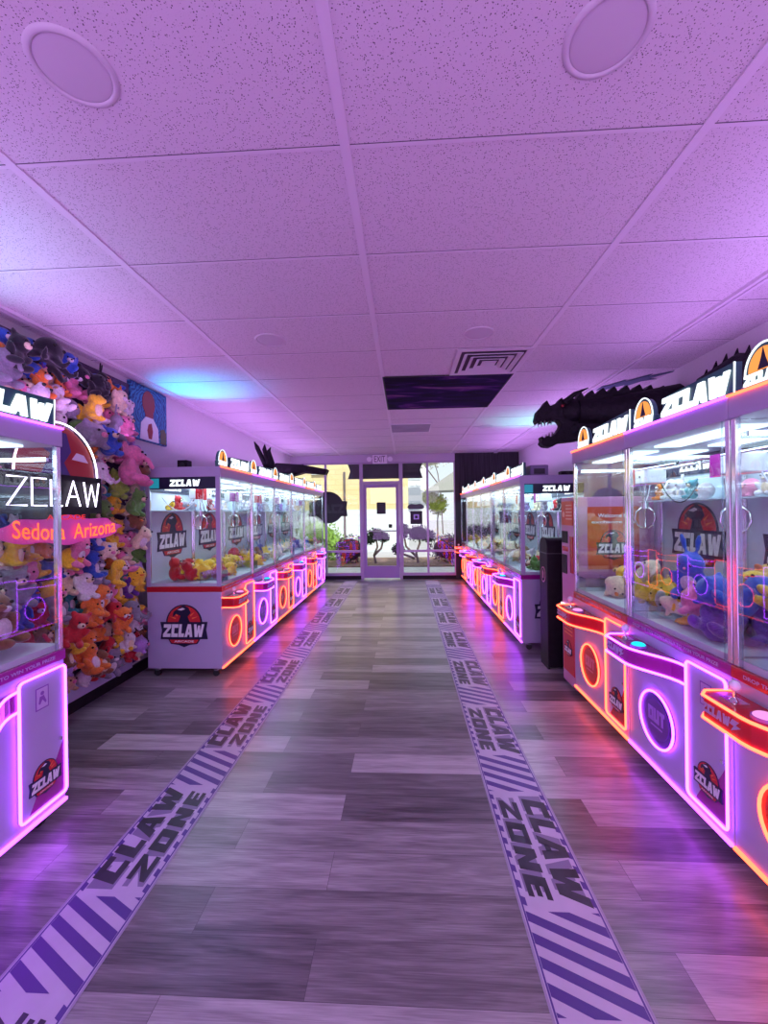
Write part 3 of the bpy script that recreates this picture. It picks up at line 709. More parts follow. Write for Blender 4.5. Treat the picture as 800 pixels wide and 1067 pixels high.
for q in range(46):
    for _t in range(30):
        yy, z = R(2.3, 3.62), R(.24, 2.45)
        if z > 1.95 and yy > 3.40: continue
        if not (2.15 < yy < 3.06 and 1.22 < z < 2.10): break
    else: continue
    kind = random.choice([k for k in KT if k != 'shark']); pal = dark if z > 2.3 else mid if z > 1.9 else low if z < .75 else warm
    cn = random.choice(pal)
    nm = 'upper part, ' if z > 1.9 else 'middle, ' if z > 1.0 else 'lower part, '
    plush(kind, cn, (XL + .15 + R(0, .03), yy, z), (R(-.4, .4), R(-.1, .35), PI / 2 + R(-.5, .5)), R(.95, 1.25), True, ('front', nm, yy), 'plush toys hung on the left wall')
# large signature toys over the rest
plush('octopus', 'black', (-2.40, 2.62, 2.47), (0, .3, PI / 2), 1.5, True, ('big', 'on top of the plush wall'), 'plush toys hung on the left wall')
plush('elephant', 'pink', (-2.36, 3.40, 1.76), (0, .2, PI / 2 + .3), 1.75, True, ('big', 'at the far edge of the plush wall'), 'plush toys hung on the left wall')
plush('bear', 'blue', (-2.38, 3.18, 1.98), (0, .1, PI / 2 - .2), 1.15, True, ('big', 'right above the large pink elephant'), 'plush toys hung on the left wall')
plush('round pig', 'grey', (-2.38, 3.0, 2.02), (0, .1, PI / 2), 1.45, True, ('big', 'beside the neon half disc'), 'plush toys hung on the left wall')
plush('dinosaur', 'yellow', (-2.38, 3.02, 2.24), (0, .1, PI / 2), 1.2, True, ('big', 'above the neon sign'), 'plush toys hung on the left wall')
struct(MB().box(XL, XL + .02, 2.0, 3.74, .13, 2.72).build('trim_6', noisy(pmat('dark_pegboard', (.10, .06, .13), .7), 20, .3, 0)))
tag(MB().box(XL + .001, XL + .035, 1.2, 3.66, .10, .24).build('ledge_board', WHITE), 'white board ledge under the plush toy wall above the black baseboard', 'ledge')

# ---- neon sign over the plush wall
t = tag(empty('neon_wall_sign', (-2.27, 2.60, 1.66)), 'ZCLAW neon sign with red half disc on the plush toy wall', 'neon sign')
SFm = ((0, 0, 0), (0, 1, 0), (0, 0, 1), (1, 0, 0))
MB().poly([(-.40, -.14), (.38, -.14), (.38, .12), (-.40, .12)], SFm, -.03, -.01, 0, back=True).poly([(-.25, -.24), (.25, -.24), (.27, -.14), (-.27, -.14)], SFm, -.03, -.01, 0, back=True).build('backboard', BLACK, t)
half = lambda r, n=24: [(r * math.cos(PI * i / n), .12 + r * 1.05 * math.sin(PI * i / n)) for i in range(n + 1)]
hd = MB().poly(half(.31), SFm, -.03, -.012, 0, back=True).build('half_disc', pmat('deep_red_lit', (.28, .01, .02), .5, emis=(.5, .01, .02), es=.10), t)
MB().poly([(-.13, .12), (-.06, .25), (-.16, .30), (-.05, .40), (.06, .40), (.10, .28), (.04, .2), (.09, .12)], SFm, -.012, -.006).build('claw_print', pmat('violet_print', (.06, .03, .2), .4), hd)
MB().poly([(.11, .23), (.15, .28), (.21, .27), (.25, .22)], SFm, -.012, -.006).build('claw_highlight', WPR, hd)
MB().tube([(0, a, b) for a, b in half(.325)], .006, 6).build('neon_tube', NEO_W, t)
st = {'Z': [[(0, 1), (.8, 1), (0, 0), (.8, 0)]], 'C': [[(.65, 1), (0, 1), (0, 0), (.65, 0)]], 'L': [[(0, 1), (0, 0), (.55, 0)]], 'A': [[(0, 0), (.38, 1), (.76, 0)], [(.15, .38), (.6, .38)]], 'W': [[(0, 1), (.2, 0), (.45, .9), (.7, 0), (.9, 1)]]}
mb = MB(); cx = -.37
for c in 'ZCLAW':
    for ln in st[c]:
        mb.tube([(.004, cx + a * .155, -.09 + b * .17) for a, b in ln], .0055, 6)
    cx += (max(a for ln in st[c] for a, b in ln) + .22) * .155
mb.build('neon_letters', NEO_W, t)
mb = MB(); text(mb, 'ARCADE', SFm, .05, -.165, .32, .034, .001); mb.build('arcade_lettering', pmat('red_letters_lit', (.6, .02, .02), .4, emis=(1, .03, .02), es=.6), t)
t = tag(empty('neon_place_sign', (-2.25, 2.66, 1.40)), 'orange Sedona Arizona neon lettering below the ZCLAW neon sign', 'neon sign')
cl = [(.50 * math.cos(a) * (1 + .05 * math.sin(9 * a)), .01 + .09 * math.sin(a) * (1 + .14 * math.cos(8 * a))) for a in [2 * PI * i / 60 for i in range(60)]]
MB().poly(cl, SFm, -.03, -.02, 0, back=True).build('cloud_backing', pmat('pink_lit_cloud', (.6, .10, .42), .5, emis=(.9, .06, .5), es=.18), t)
mb = MB(); text(mb, 'Sedona  Arizona', SFm, .0, 0, .84, .105, .004, bold=.006, arc=.03); mb.build('neon_lettering', NEO_R, t)
MB().cyl((-.02, -.3, .03), (.002, -.3, .03), .006, n=8).cyl((-.02, .3, .03), (.002, .3, .03), .006, n=8).build('standoff', CHROME, t)

# ---- painting
def swirl_mat():
    m = pmat('swirled_blue_paint', (.02, .08, .3), .6); nt = m.node_tree; n = nt.nodes; l = nt.links; b = n['Principled BSDF']
    tc = n.new('ShaderNodeTexCoord'); wv = n.new('ShaderNodeTexWave'); wv.wave_type = 'RINGS'; wv.inputs['Scale'].default_value = 9; wv.inputs['Distortion'].default_value = 9; wv.inputs['Detail'].default_value = 2; wv.inputs['Detail Scale'].default_value = 1.6
    l.new(tc.outputs['Object'], wv.inputs['Vector']); r = n.new('ShaderNodeValToRGB'); r.color_ramp.elements[0].color = (.008, .03, .17, 1); r.color_ramp.elements[1].color = (.05, .26, .50, 1)
    l.new(wv.outputs[0], r.inputs[0]); l.new(r.outputs[0], b.inputs['Base Color']); return m
t = tag(empty('wall_painting', (XL + .02, 3.97, 2.50)), 'blue swirled painting with a rounded red shape high on the left wall', 'painting')
MB().box(-.02, .015, -.29, .29, -.27, .265).build('canvas', swirl_mat(), t, .004)
PF = ((.015, 0, 0), (0, 1, 0), (0, 0, 1), (1, 0, 0))
mb = MB(); REDT = pmat('dull_red_paint', (.30, .03, .04), .6)
mb.poly([(.10 * math.cos(a) - .02, .11 + .12 * math.sin(a)) for a in [2 * PI * i / 20 for i in range(20)]], PF, 0, .003, 0)
mb.poly([(-.08, .06), (.05, .06), (.05, -.06), (-.07, -.06)], PF, 0, .0032, 0)
mb.poly([(-.10, .09), (.06, .09), (.05, .0), (-.08, .0)], PF, 0, .0034, 0)
mb.poly([(-.16, -.26), (-.14, -.10), (-.07, -.03), (.05, -.03), (.13, -.12), (.14, -.26)], PF, 0, .0035, 1)
mb.poly([(-.03, -.10), (.02, -.08), (.04, -.16), (.02, -.24), (-.03, -.24), (-.05, -.16)], PF, 0, .005, 0)
mb.poly([(.17, -.26), (.17, -.12), (.23, -.10), (.27, -.14), (.27, -.26)], PF, 0, .0035, 2)
mb.build('painted_figure', [REDT, WPR, pmat('olive_paint', (.12, .12, .06), .6)], t)

# ---- prizes inside the machines
def ordn(k): return {1: 'first', 2: 'second', 3: 'third', 4: 'fourth', 5: 'fifth', 6: 'sixth', 7: 'seventh', 8: 'eighth', 9: 'ninth', 10: 'tenth'}.get(k, '%dth' % k)
def pile(idx, n, pal, kinds, smin, smax, parts, dens=1):
    p = plan[idx]; rz = p[3]; placed = []
    for _ in range(n):
        kind = random.choice(kinds); s = R(smin, smax); r = .066 * s
        best = None
        for _t in range(14):
            x, y = R(-.33 + r * .9, .33 - r * .9), R(-.29 + r * .9, .31 - r * .9)
            if x < -.17 and y < -.08: continue
            zz = ZB1 + .03 + r
            for (a, b, c, q) in placed:
                d2 = (a - x) ** 2 + (b - y) ** 2; rr = (q + r) * .82
                if d2 < rr * rr: zz = max(zz, c + math.sqrt(rr * rr - d2))
            if best is None or zz < best[2]: best = (x, y, zz)
        if best is None: continue
        x, y, zz = best; placed.append((x, y, zz, r))
        cn = random.choice(pal)
        M = Matrix.Rotation(R(-.9, .6), 3, 'X') @ Matrix.Rotation(R(-.8, .8), 3, 'Y')
        M = Matrix.Rotation(R(-1.2, 1.2) + (rz), 3, 'Z') @ M
        mid = M @ Vector((0, -.01, .09 * s))
        wx = p[1] + math.cos(rz) * x - math.sin(rz) * y; wy = p[2] + math.sin(rz) * x + math.cos(rz) * y
        loc = Vector((wx, wy, zz * p[5])) - mid * .95
        loc.z = max(loc.z, (ZB1 + .03) * p[5] + (.0 if mid.z > .05 else .03))
        plush(kind, cn, loc, M.to_euler(), s, parts, ('mach', p[8], 'pile', x), 'prizes in ' + p[8])
def shelfrow(idx, n, pal, kinds, parts):
    p = plan[idx]; rz = p[3]
    for i in range(n):
        x = -.28 + .56 * (i + .5) / n; y = D / 2 - .115
        wx = p[1] + math.cos(rz) * x - math.sin(rz) * y; wy = p[2] + math.sin(rz) * x + math.cos(rz) * y
        plush(random.choice(kinds), random.choice(pal), (wx, wy, 1.559 * p[5]), (0, 0, rz + R(-.4, .4)), R(.62, .74), parts, ('mach', p[8], 'shelf', x), 'prizes in ' + p[8])
allk = ['bear', 'bunny', 'cat', 'elephant', 'puppy', 'chick', 'round pig', 'octopus', 'dinosaur', 'frog', 'shark']
pile(0, 34, ['pink', 'white', 'yellow', 'cream', 'teal', 'brown', 'white', 'orange'], allk, .8, 1.25, True)
pile(1, 15, ['yellow', 'red', 'yellow', 'red', 'yellow'], ['chick', 'frog', 'round pig', 'bear'], .85, 1.15, True); shelfrow(1, 4, ['yellow', 'grey', 'red'], ['chick', 'bear', 'frog'], True)
pile(2, 15, ['yellow', 'red', 'yellow', 'pink'], ['chick', 'round pig', 'bear'], .85, 1.1, True); shelfrow(2, 3, ['lilac', 'white', 'red'], ['bear', 'cat'], True)
for i, pal in ((3, ['white', 'yellow', 'brown', 'cream']), (4, ['yellow', 'blue', 'white', 'cream']), (5, ['blue', 'teal', 'white']), (6, ['brown', 'pink', 'white', 'yellow'])):
    pile(i, 12, pal, ['chick', 'bear', 'round pig', 'bunny'], .75, .95, False)
    shelfrow(i, 3, ['white', 'lilac', 'grey'], ['bear', 'cat'], False)
pile(7, 17, ['blue', 'teal', 'blue', 'grey', 'white', 'teal'], ['shark', 'elephant', 'round pig', 'bunny'], .95, 1.35, True); shelfrow(7, 4, ['pink', 'white', 'cream', 'yellow'], allk[:6], True)
pile(8, 28, ['blue', 'yellow', 'blue', 'pink', 'yellow', 'blue', 'yellow', 'violet', 'cream'], ['shark', 'bear', 'round pig', 'elephant', 'octopus', 'chick', 'bunny'], .85, 1.3, True); shelfrow(8, 5, ['yellow', 'lime', 'pink', 'white', 'teal', 'blue'], allk[:7], True)
pile(9, 17, ['yellow', 'yellow', 'yellow', 'blue', 'cream', 'pink'], ['chick', 'round pig', 'shark', 'bear', 'elephant'], .8, 1.2, True); shelfrow(9, 5, ['yellow', 'lime', 'pink', 'white', 'teal', 'orange'], allk[:6], True)
pile(10, 13, ['green', 'red', 'white', 'green', 'brown', 'black'], ['frog', 'bear', 'chick', 'dinosaur'], .75, .95, True); shelfrow(10, 4, ['white', 'yellow', 'black', 'red'], ['bear', 'puppy', 'cat'], True)
for i, pal in ((11, ['white', 'tan', 'cream', 'brown']), (12, ['cream', 'brown', 'tan']), (13, ['orange', 'yellow', 'brown']), (14, ['yellow', 'cream']), (15, ['yellow', 'orange'])):
    pile(i, 11, pal, ['chick', 'bear', 'round pig'], .75, .95, False)
    shelfrow(i, 3, ['white', 'lilac', 'grey', 'cream'], ['bear', 'cat'], False)
# unique labels
from collections import defaultdict
grp = defaultdict(list); fro = defaultdict(list)
for o, cn, kind, w in LAB:
    if w[0] == 'wall': o['label'] = '%s plush %s on the toy wall, row %d up, %s from the far end' % (cn, kind, w[1], ordn(w[2]))
    elif w[0] == 'front': fro[(cn, kind, w[1])].append((-w[2], o))
    elif w[0] == 'big': o['label'] = 'large %s plush %s %s' % (cn, kind, w[1])
    else: grp[(cn, kind, w[1], w[2])].append((w[3], o))
for (cn, kind, nm), lst in fro.items():
    lst.sort(key=lambda q: q[0])
    for i, (x, o) in enumerate(lst): o['label'] = 'front-layer %s plush %s of the toy wall, %s%s from far end' % (cn, kind, nm, ordn(i + 1))
for (cn, kind, mach, spot), lst in grp.items():
    lst.sort(key=lambda q: q[0]); on = 'on the shelf of' if spot == 'shelf' else 'in the pile of'
    # local x runs to the machine's right hand side as one faces it
    for i, (x, o) in enumerate(lst):
        o['label'] = '%s plush %s %s %s' % (cn, kind, on, mach) + ('' if len(lst) == 1 else ', %s from its console' % ordn(i + 1))

# ------------------------------------------------------------------ exchange kiosk and black bin
t = tag(empty('exchange_kiosk', (1.36, 3.50, 0)), 'pink exchange kiosk with orange signs and small screens beside the near right machines', 'kiosk')
PINKM = pmat('pink_powder_coat', (.62, .26, .48), .35)
MB().box(0, .62, -.14, .14, .04, 1.60).build('cabinet', PINKM, t, .008)
KF = ((0, 0, 0), (0, -1, 0), (0, 0, 1), (-1, 0, 0))
sp = MB().poly(rrect(-.115, .115, 1.37, 1.57, .01), KF, 0, .006).build('top_sign', ORPAN, t)
mb = MB()
for k in range(5): mb.poly([(-.02, 1.54 - k * .028), (.10, 1.54 - k * .028), (.10, 1.53 - k * .028), (-.02, 1.53 - k * .028)], KF, .006, .0075)
mb.poly([(-.07 + .025 * math.cos(a), 1.46 + .025 * math.sin(a)) for a in [2 * PI * i / 12 for i in range(12)]], KF, .006, .0075)
mb.build('sign_lettering', pmat('pale_orange_print', (.9, .5, .35), .4), sp)
MB().poly(rrect(-.115, .00, 1.22, 1.32, .006), KF, 0, .006).build('screen', BLACK, t)
MB().poly(rrect(-.115, -.02, .96, 1.12, .006), KF, 0, .006).build('card_reader', BLACK, t)
MB().poly(rrect(.05, .11, .98, 1.28, .006), KF, 0, .006).build('red_plate', REDP, t)
MB().poly(rrect(-.11, .0, 1.15, 1.19, .004), KF, 0, .004).build('red_label', REDP, t)
lp = MB().poly([(-.11, .14), (.11, .14), (.11, .60), (-.11, .60)], KF, 0, .005).build('lower_poster', REDD, t)
mb = MB(); logo(mb, KF, .15, 0, .33, .006); mb.build('logo', LOGOM, lp)
mb = MB()
for k in range(4): mb.poly([(-.08, .56 - k * .03), (.08, .56 - k * .03), (.08, .548 - k * .03), (-.08, .548 - k * .03)], KF, .005, .006)
mb.build('print_lines', ORNP, lp)
SIDE = ((0, -.14, 0), (1, 0, 0), (0, 0, 1), (0, -1, 0))
po = MB().poly([(.10, 1.02), (.50, 1.02), (.50, 1.52), (.10, 1.52)], SIDE, 0, .004).build('welcome_poster', ORPAN, t)
mb = MB(); text(mb, 'Welcome to', SIDE, .30, 1.45, .24, .032, .0055); text(mb, 'exchange me', SIDE, .30, 1.395, .34, .03, .0055); mb.build('poster_lettering', WPR, po)
mb = MB(); logo(mb, SIDE, .27, .30, 1.19, .0045); mb.build('logo', LOGOM, po)
MB().obox((-.008, 0, .69), (1, 0, 0), (0, 1, 0), (0, 0, 1), .012, .27, .02).build('light_bar', emat('pale_light_bar', (1, .6, .8), 3), t)
t = tag(empty('litter_bin', (1.33, 4.03, 0)), 'tall black round-topped bin with a pink round emblem beside the kiosk', 'bin')
mb = MB(); pr = [(-.11, 0), (.11, 0), (.11, 1.14), (.09, 1.19), (.05, 1.215), (-.05, 1.215), (-.09, 1.19), (-.11, 1.14)]
mb.poly([(a, b) for a, b in pr], ((0, 0, .02), (0, -1, 0), (0, 0, 1), (-1, 0, 0)), -.52, 0, 0, back=True).build('bin_body', BLACK, t, .008)
BF = ((0, 0, 0), (0, -1, 0), (0, 0, 1), (-1, 0, 0))
MB().box(-.006, .52, -.112, .112, 1.085, 1.095).build('lid_seam', pmat('dark_grey', (.05, .05, .06), .4), t)
mb = MB(); n = 24
mb.poly([(.06 * math.cos(a), .88 + .075 * math.sin(a)) for a in [2 * PI * i / n for i in range(n)]], BF, 0, .003, 0)
mb.poly([(.05 * math.cos(a), .88 + .063 * math.sin(a)) for a in [2 * PI * i / n for i in range(n)]], BF, .003, .004, 1)
mb.poly([(-.012, .84), (.015, .85), (.02, .90), (0, .93), (-.02, .90)], BF, .004, .005, 0)
mb.build('emblem', [pmat('pink_emblem', (.6, .2, .32), .4), BLACK], t)
mb = MB().box(.52, .54, -.1, .1, 0, .02).box(0, .02, -.1, .1, 0, .02); mb.build('foot', RUB, t)

# ------------------------------------------------------------------ dragon sculpture
def px(zx, zy): # outline traced at 3.2 px per photo px, scaled to metres around the neck
    return ((zx - 44.8) / 350.0, (zy - 320) / -350.0)
top = [(33, 290), (40, 262), (58, 243), (70, 226), (80, 246), (104, 236), (118, 218), (128, 238), (150, 214), (160, 230), (180, 202), (190, 222), (215, 196), (225, 214), (250, 190), (262, 208), (285, 186), (297, 206), (325, 184), (336, 204), (365, 182), (378, 206), (400, 184), (412, 210), (440, 188), (452, 212)]
bot = [(470, 330), (420, 338), (330, 340), (240, 348), (160, 362), (110, 366), (84, 380), (60, 378), (48, 366), (54, 358), (50, 344), (62, 352), (70, 342), (82, 348), (96, 338), (108, 324), (116, 308), (108, 294), (92, 290), (88, 300), (80, 290), (72, 300), (64, 290), (56, 302), (48, 292), (40, 303)]
DR = noisy(pmat('black_dragon_skin', (.007, .005, .009), .6, spec=.25), 25, .6, .6, .02)
t = tag(empty('dragon_sculpture', (1.27, 3.95, 2.26)), 'black dragon head and neck with open jaws mounted high at the right wall', 'sculpture')
DF = ((0, 0, 0), (1, 0, 0), (0, 0, 1), (0, -1, 0))
o = MB().poly([px(*q) for q in top + bot], DF, -.06, .06, back=True).build('body_outline', DR, t, .012)
mb = MB(); mb.ell((.32, 0, .16), .15, .11, .12, 18); mb.tube([(.35, 0, .15), (.6, .0, .15), (.9, -.05, .16), (1.22, -.12, .18)], .12, 12, rs=[.13, .14, .16, .18])
mb.tube([(.10, 0, .17), (.22, 0, .17), (.34, 0, .15)], .06, 10, rs=[.04, .075, .11]); mb.tube([(.06, 0, -.13), (.18, 0, -.10), (.34, 0, .0)], .04, 10, rs=[.02, .04, .08])
mb.build('neck', DR, t)
for s in (-1, 1): MB().tube([(.22, s * .08, .23), (.30, s * .11, .30), (.42, s * .12, .35)], .02, 8, rs=[.03, .02, .004]).build('horn', DR, t)
for s in (-1, 1): MB().ell((.20, s * .085, .20), .014, .010, .012, 8).build('eye', pmat('dull_red_eye', (.25, .02, .02), .2), t)
mb = MB()
for s in (-1, 1):
    for k in range(5): mb.cyl((.02 + .03 * k, s * .045, .07), (.02 + .03 * k, s * .045, .03 + .006 * k), .008, .001, n=6)
    for k in range(5): mb.cyl((.03 + .03 * k, s * .03, -.10 + .012 * k), (.03 + .03 * k, s * .03, -.06 + .012 * k), .007, .001, n=6)
mb.build('teeth', pmat('dark_ivory', (.16, .13, .15), .4), t)
t = tag(empty('dragon_tail_sculpture', (2.32, 3.15, 2.36)), 'small black spiky dragon back between the lit signs at the right wall', 'sculpture')
mb = MB(); mb.tube([(.1, .35, -.05), (.06, .15, .08), (.08, -.1, .12), (.2, -.5, -.02)], .1, 12, rs=[.06, .11, .12, .10])
for k in range(6): mb.cyl((.07, .22 - k * .10, .14 + .05 * math.sin(k / 5 * PI)), (.07, .20 - k * .10, .23 + .05 * math.sin(k / 5 * PI)), .03, .003, n=6)
mb.build('spiked_back', DR, t)
# ceiling decal (blue brush shape)
t = MB().poly([(0, 0), (.18, .10), (.10, .15), (.42, .20), (.36, .28), (.60, .26), (.74, .36), (.70, .24), (1.05, .26), (.72, .14), (.80, .08), (.50, .06), (.52, -.02), (.30, .0), (.2, -.06)], ((2.0, 4.55, ZC - .006), (.40, -.72, 0), (.55, .40, 0), (0, 0, -1)), 0, .004, back=True).build('ceiling_decal', pmat('slate_blue_paint', (.05, .09, .16), .6))
tag(t, 'slate blue splash shaped decal on the ceiling over the dragon neck', 'decal')
# creature parts over the left row
t = tag(empty('hanging_claw_ornament', (-1.86, 5.35, 2.16)), 'black forked claw ornament standing above the left machine row', 'ornament')
for k, (a, b) in enumerate(((-.12, .30), (.02, .26), (.10, .22))):
    MB().tube([(0.12, 0, -.24), (.02 + .05 * k, 0, 0), (a * .7, 0, b * .75), (a, 0, b)], .03, 8, rs=[.03, .035, .03, .006]).build('talon', DR, t)
t = tag(empty('hanging_wing_ornament', (-1.72, 6.6, 2.22)), 'flat dark pointed wing ornament over the far left machines', 'ornament')
MB().poly([(-.35, .10), (.1, .06), (.5, -.02), (.46, -.10), (.1, -.07), (-.1, -.12), (-.4, -.02)], ((0, 0, 0), (1, 0, 0), (0, 0, 1), (0, -1, 0)), -.1, .1, back=True).build('wing', DR, t, .02)
MB().tube([(0, 0, 0), (0, .3, .1), (-.3, .4, -.2)], .02, 6).build('arm', DR, t)
t = tag(empty('small_speaker', (-2.22, 4.05, 1.9405)), 'small black speaker standing on top of the first left-row machine', 'speaker')
MB().box(-.05, .05, -.05, .05, 0, .11).build('housing', BLACK, t, .006); MB().ell((0, -.051, .055), .03, .004, .03, 14).build('cone', RUB, t)
t = tag(empty('small_speaker', (1.78, 4.60, 1.872)), 'small black speaker on top of the far right row beside the dragon jaw', 'speaker')
MB().box(-.07, .07, -.05, .05, 0, .05).build('housing', BLACK, t, .006); MB().ell((0, -.051, .025), .02, .004, .02, 14).build('cone', RUB, t)
t = tag(empty('projector_box', (1.50, 4.75, 1.872)), 'plain lavender box on top of the far right machine row', 'box')
MB().box(-.10, .10, -.12, .12, 0, .13).build('housing', pmat('lavender_box', (.25, .2, .36), .5), t, .01); MB().box(-.06, .06, -.125, -.12, .03, .09).build('grille', pmat('dark_grey', (.05, .05, .06), .4), t)

# ------------------------------------------------------------------ shopfront (far wall)
DARKW = noisy(pmat('dark_curtain', (.03, .03, .035), .8), 3, .5, .3, .03, stretch=(14, 1, .6))
struct(MB().box(1.12, XR, YF - .02, YF + .08, 0, ZC).build('wall_far', DARKW))
struct(MB().box(XL, 1.12, YF - .04, YF + .08, 2.62, ZC).build('wall_front_header', pmat('header_paint', (.55, .48, .62), .6)))
struct(MB().box(XL, -.98, YF - .01, YF + .07, 0, .085).box(-.06, 1.12, YF - .01, YF + .07, 0, .085).build('baseboard_far', BLACK))
def win(n, x0, x1):
    mb = MB(); y0, y1 = YF - .02, YF + .06; w = .022
    mb.box(x0, x0 + w, y0, y1, .085, 2.62).box(x1 - w, x1, y0, y1, .085, 2.62).box(x0 + w, x1 - w, y0, y1, .085, .145).box(x0 + w, x1 - w, y0, y1, 2.585, 2.62).box(x0 + w, x1 - w, y0, y1, .605, .65)
    f = struct(mb.build('window_%d' % n, FRAME)); 
    MB().box(x0 + w, x1 - w, YF + .015, YF + .021, .14, .61).box(x0 + w, x1 - w, YF + .015, YF + .021, .645, 2.59).build('pane', SHOPGL, f)
win(1, XL, -1.77); win(2, -1.77, -.98); win(3, -.055, .515); win(4, .515, 1.12)
mb = MB(); y0, y1 = YF - .03, YF + .06
mb.box(-.985, -.925, y0, y1, 0, 2.62).box(-.115, -.055, y0, y1, 0, 2.62).box(-.925, -.115, y0, y1, 2.13, 2.19).box(-.925, -.115, y0, y1, 2.585, 2.62)
f = struct(mb.build('trim_7', FRAME)); MB().box(-.925, -.115, YF + .015, YF + .021, 2.19, 2.585).build('pane', SHOPGL, f)
mb = MB(); y0, y1 = YF - .01, YF + .035
mb.box(-.92, -.85, y0, y1, .03, 2.125).box(-.19, -.12, y0, y1, .03, 2.125).box(-.85, -.19, y0, y1, .03, .30).box(-.85, -.19, y0, y1, 2.05, 2.125)
d = struct(mb.build('door_1', pmat('door_violet', (.36, .24, .50), .4)))
MB().box(-.85, -.19, YF + .01, YF + .016, .30, 2.05).build('pane', SHOPGL, d)
MB().cyl((-.86, YF - .05, 1.08), (-.18, YF - .05, 1.08), .014, n=8).build('push_bar', STEEL, d)
MB().box(-.36, -.28, YF - .012, YF + .01, 1.15, 1.23).build('lock', BLACK, d)
def flat(name, pts, y, d, mats, label, cat, m=0):
    o = MB().poly(pts, ((0, y, 0), (1, 0, 0), (0, 0, 1), (0, -1, 0)), 0, d, m, back=True).build(name, mats); return tag(o, label, cat)
PAP = pmat('black_paper', (.012, .012, .02), .5)
t = tag(empty('door_poster', (-.52, YF + .004, 1.59)), 'small black poster taped on the glass entrance door', 'poster')
MB().box(-.10, .10, -.004, 0, -.13, .13).build('sheet', PAP, t); mb = MB()
for k in range(5): mb.box(-.07, .07, -.006, -.004, .08 - k * .04, .09 - k * .04)
mb.build('print_lines', pmat('grey_print', (.06, .06, .08), .5), t)
t = tag(empty('window_poster', (.26, YF + .008, 1.37)), 'black poster with lilac square emblem on the window right of the door', 'poster')
MB().box(-.135, .135, -.004, 0, -.145, .145).build('sheet', PAP, t)
MB().box(-.06, .06, -.006, -.004, -.04, .07).build('emblem', pmat('lilac_print', (.35, .25, .6), .5, emis=(.3, .2, .6), es=.3), t)
MB().box(-.03, .03, -.008, -.006, -.015, .045).build('emblem_core', PAP, t)
t = tag(empty('window_topper', (.25, YF + .008, 1.60)), 'dark scalloped decal above the black window poster', 'decal')
MB().poly([(-.19, 0), (-.16, .05), (-.1, .08), (0, .06), (.1, .08), (.16, .05), (.19, 0), (.15, -.04), (-.15, -.04)], ((0, 0, 0), (1, 0, 0), (0, 0, 1), (0, -1, 0)), 0, .004, back=True).build('shape', pmat('grey_green_print', (.08, .1, .1), .5), t)
# backs of the shop signs fixed to the glass, seen from inside
SB = noisy(pmat('sign_back_grey', (.045, .048, .055), .6), 5, .15, 0)
o = flat('shop_sign_back', [(-1.28, 2.60), (.42, 2.60), (.36, 2.44), (.42, 2.26), (-1.28, 2.26), (-1.22, 2.44)], YF + .15, .03, SB, 'long dark grey back of the shop sign across the top of the entrance', 'sign')
t = tag(empty('round_sign_back', (-1.72, YF + .008, 1.62)), 'black back of a round ZCLAW logo sign on the left front window', 'sign')
LF = ((0, 0, 0), (1, 0, 0), (0, 0, 1), (0, -1, 0)); mb = MB()
mb.poly([(.36 * math.cos(a), .36 * math.sin(a)) for a in [2 * PI * i / 28 for i in range(28)]], LF, 0, .006, 0, back=True)
mb.poly([(-.44, .14), (.44, .14), (.42, -.02), (.44, -.2), (-.44, -.2), (-.42, -.02)], LF, 0, .012, 0, back=True); mb.build('disc', PAP, t)
mb = MB(); glyphs(mb, 'WALCZ', LF, -.36, -.13, .2, w=.72, d0=.012, d1=.014, slant=-.1, gap=.06); mb.build('lettering', pmat('dim_grey_print', (.035, .035, .045), .5), t)
# exit sign
t = tag(empty('exit_sign', (-.53, YF - .12, 2.66)), 'small lavender EXIT sign with lamp heads above the entrance door', 'exit sign')
MB().box(-.16, .16, -.03, .03, -.09, .105).build('housing', pmat('exit_lavender', (.85, .80, .92), .4), t, .008)
mb = MB(); text(mb, 'EXIT', ((0, -.03, .01), (1, 0, 0), (0, 0, 1), (0, -1, 0)), 0, 0, .24, .13, .002, bold=.0); mb.build('lettering', pmat('exit_letter', (.07, .03, .12), .4), t)
for s in (-1, 1): MB().cyl((s * .23, -.02, .02), (s * .23, -.08, 0), .045, .055, n=14).cyl((s * .16, 0, .03), (s * .23, 0, .03), .012, n=8).build('lamp_head', pmat('exit_lavender', (0, 0, 0)), t)

# ------------------------------------------------------------------ outside
CONC = noisy(pmat('pale_concrete', (.62, .68, .66), .8), 4, .12, .1)
struct(MB().box(-8, 12, YF + .1, 11.3, -.12, -.02).build('sidewalk', CONC))
struct(MB().box(-8, 12, 11.3, 13.4, -.12, .02).build('planting_bed', noisy(pmat('bark_mulch', (.20, .13, .09), .95), 14, .5, .5)))
struct(MB().box(-30, 40, 13.4, 70, -.14, -.03).build('street', noisy(pmat('street_pale', (.42, .42, .43), .9), 1, .1, 0)))
def brickm(name, c1, c2, mo):
    m = pmat(name, c1, .85); nt = m.node_tree; n = nt.nodes; l = nt.links; b = n['Principled BSDF']
    tc = n.new('ShaderNodeTexCoord'); mp = n.new('ShaderNodeMapping'); mp.inputs['Rotation'].default_value = (PI / 2, 0, 0)
    br = n.new('ShaderNodeTexBrick'); br.inputs['Scale'].default_value = 1; br.inputs['Brick Width'].default_value = .6; br.inputs['Row Height'].default_value = .2; br.inputs['Mortar Size'].default_value = .012
    br.inputs['Color1'].default_value = (*c1, 1); br.inputs['Color2'].default_value = (*c2, 1); br.inputs['Mortar'].default_value = (*mo, 1)
    l.new(tc.outputs['Object'], mp.inputs[0]); l.new(mp.outputs[0], br.inputs['Vector']); l.new(br.outputs[0], b.inputs['Base Color']); return m
t = tag(empty('yellow_building', (0, 16, 0)), 'yellow block building across from the entrance with pale lower wall', 'building')
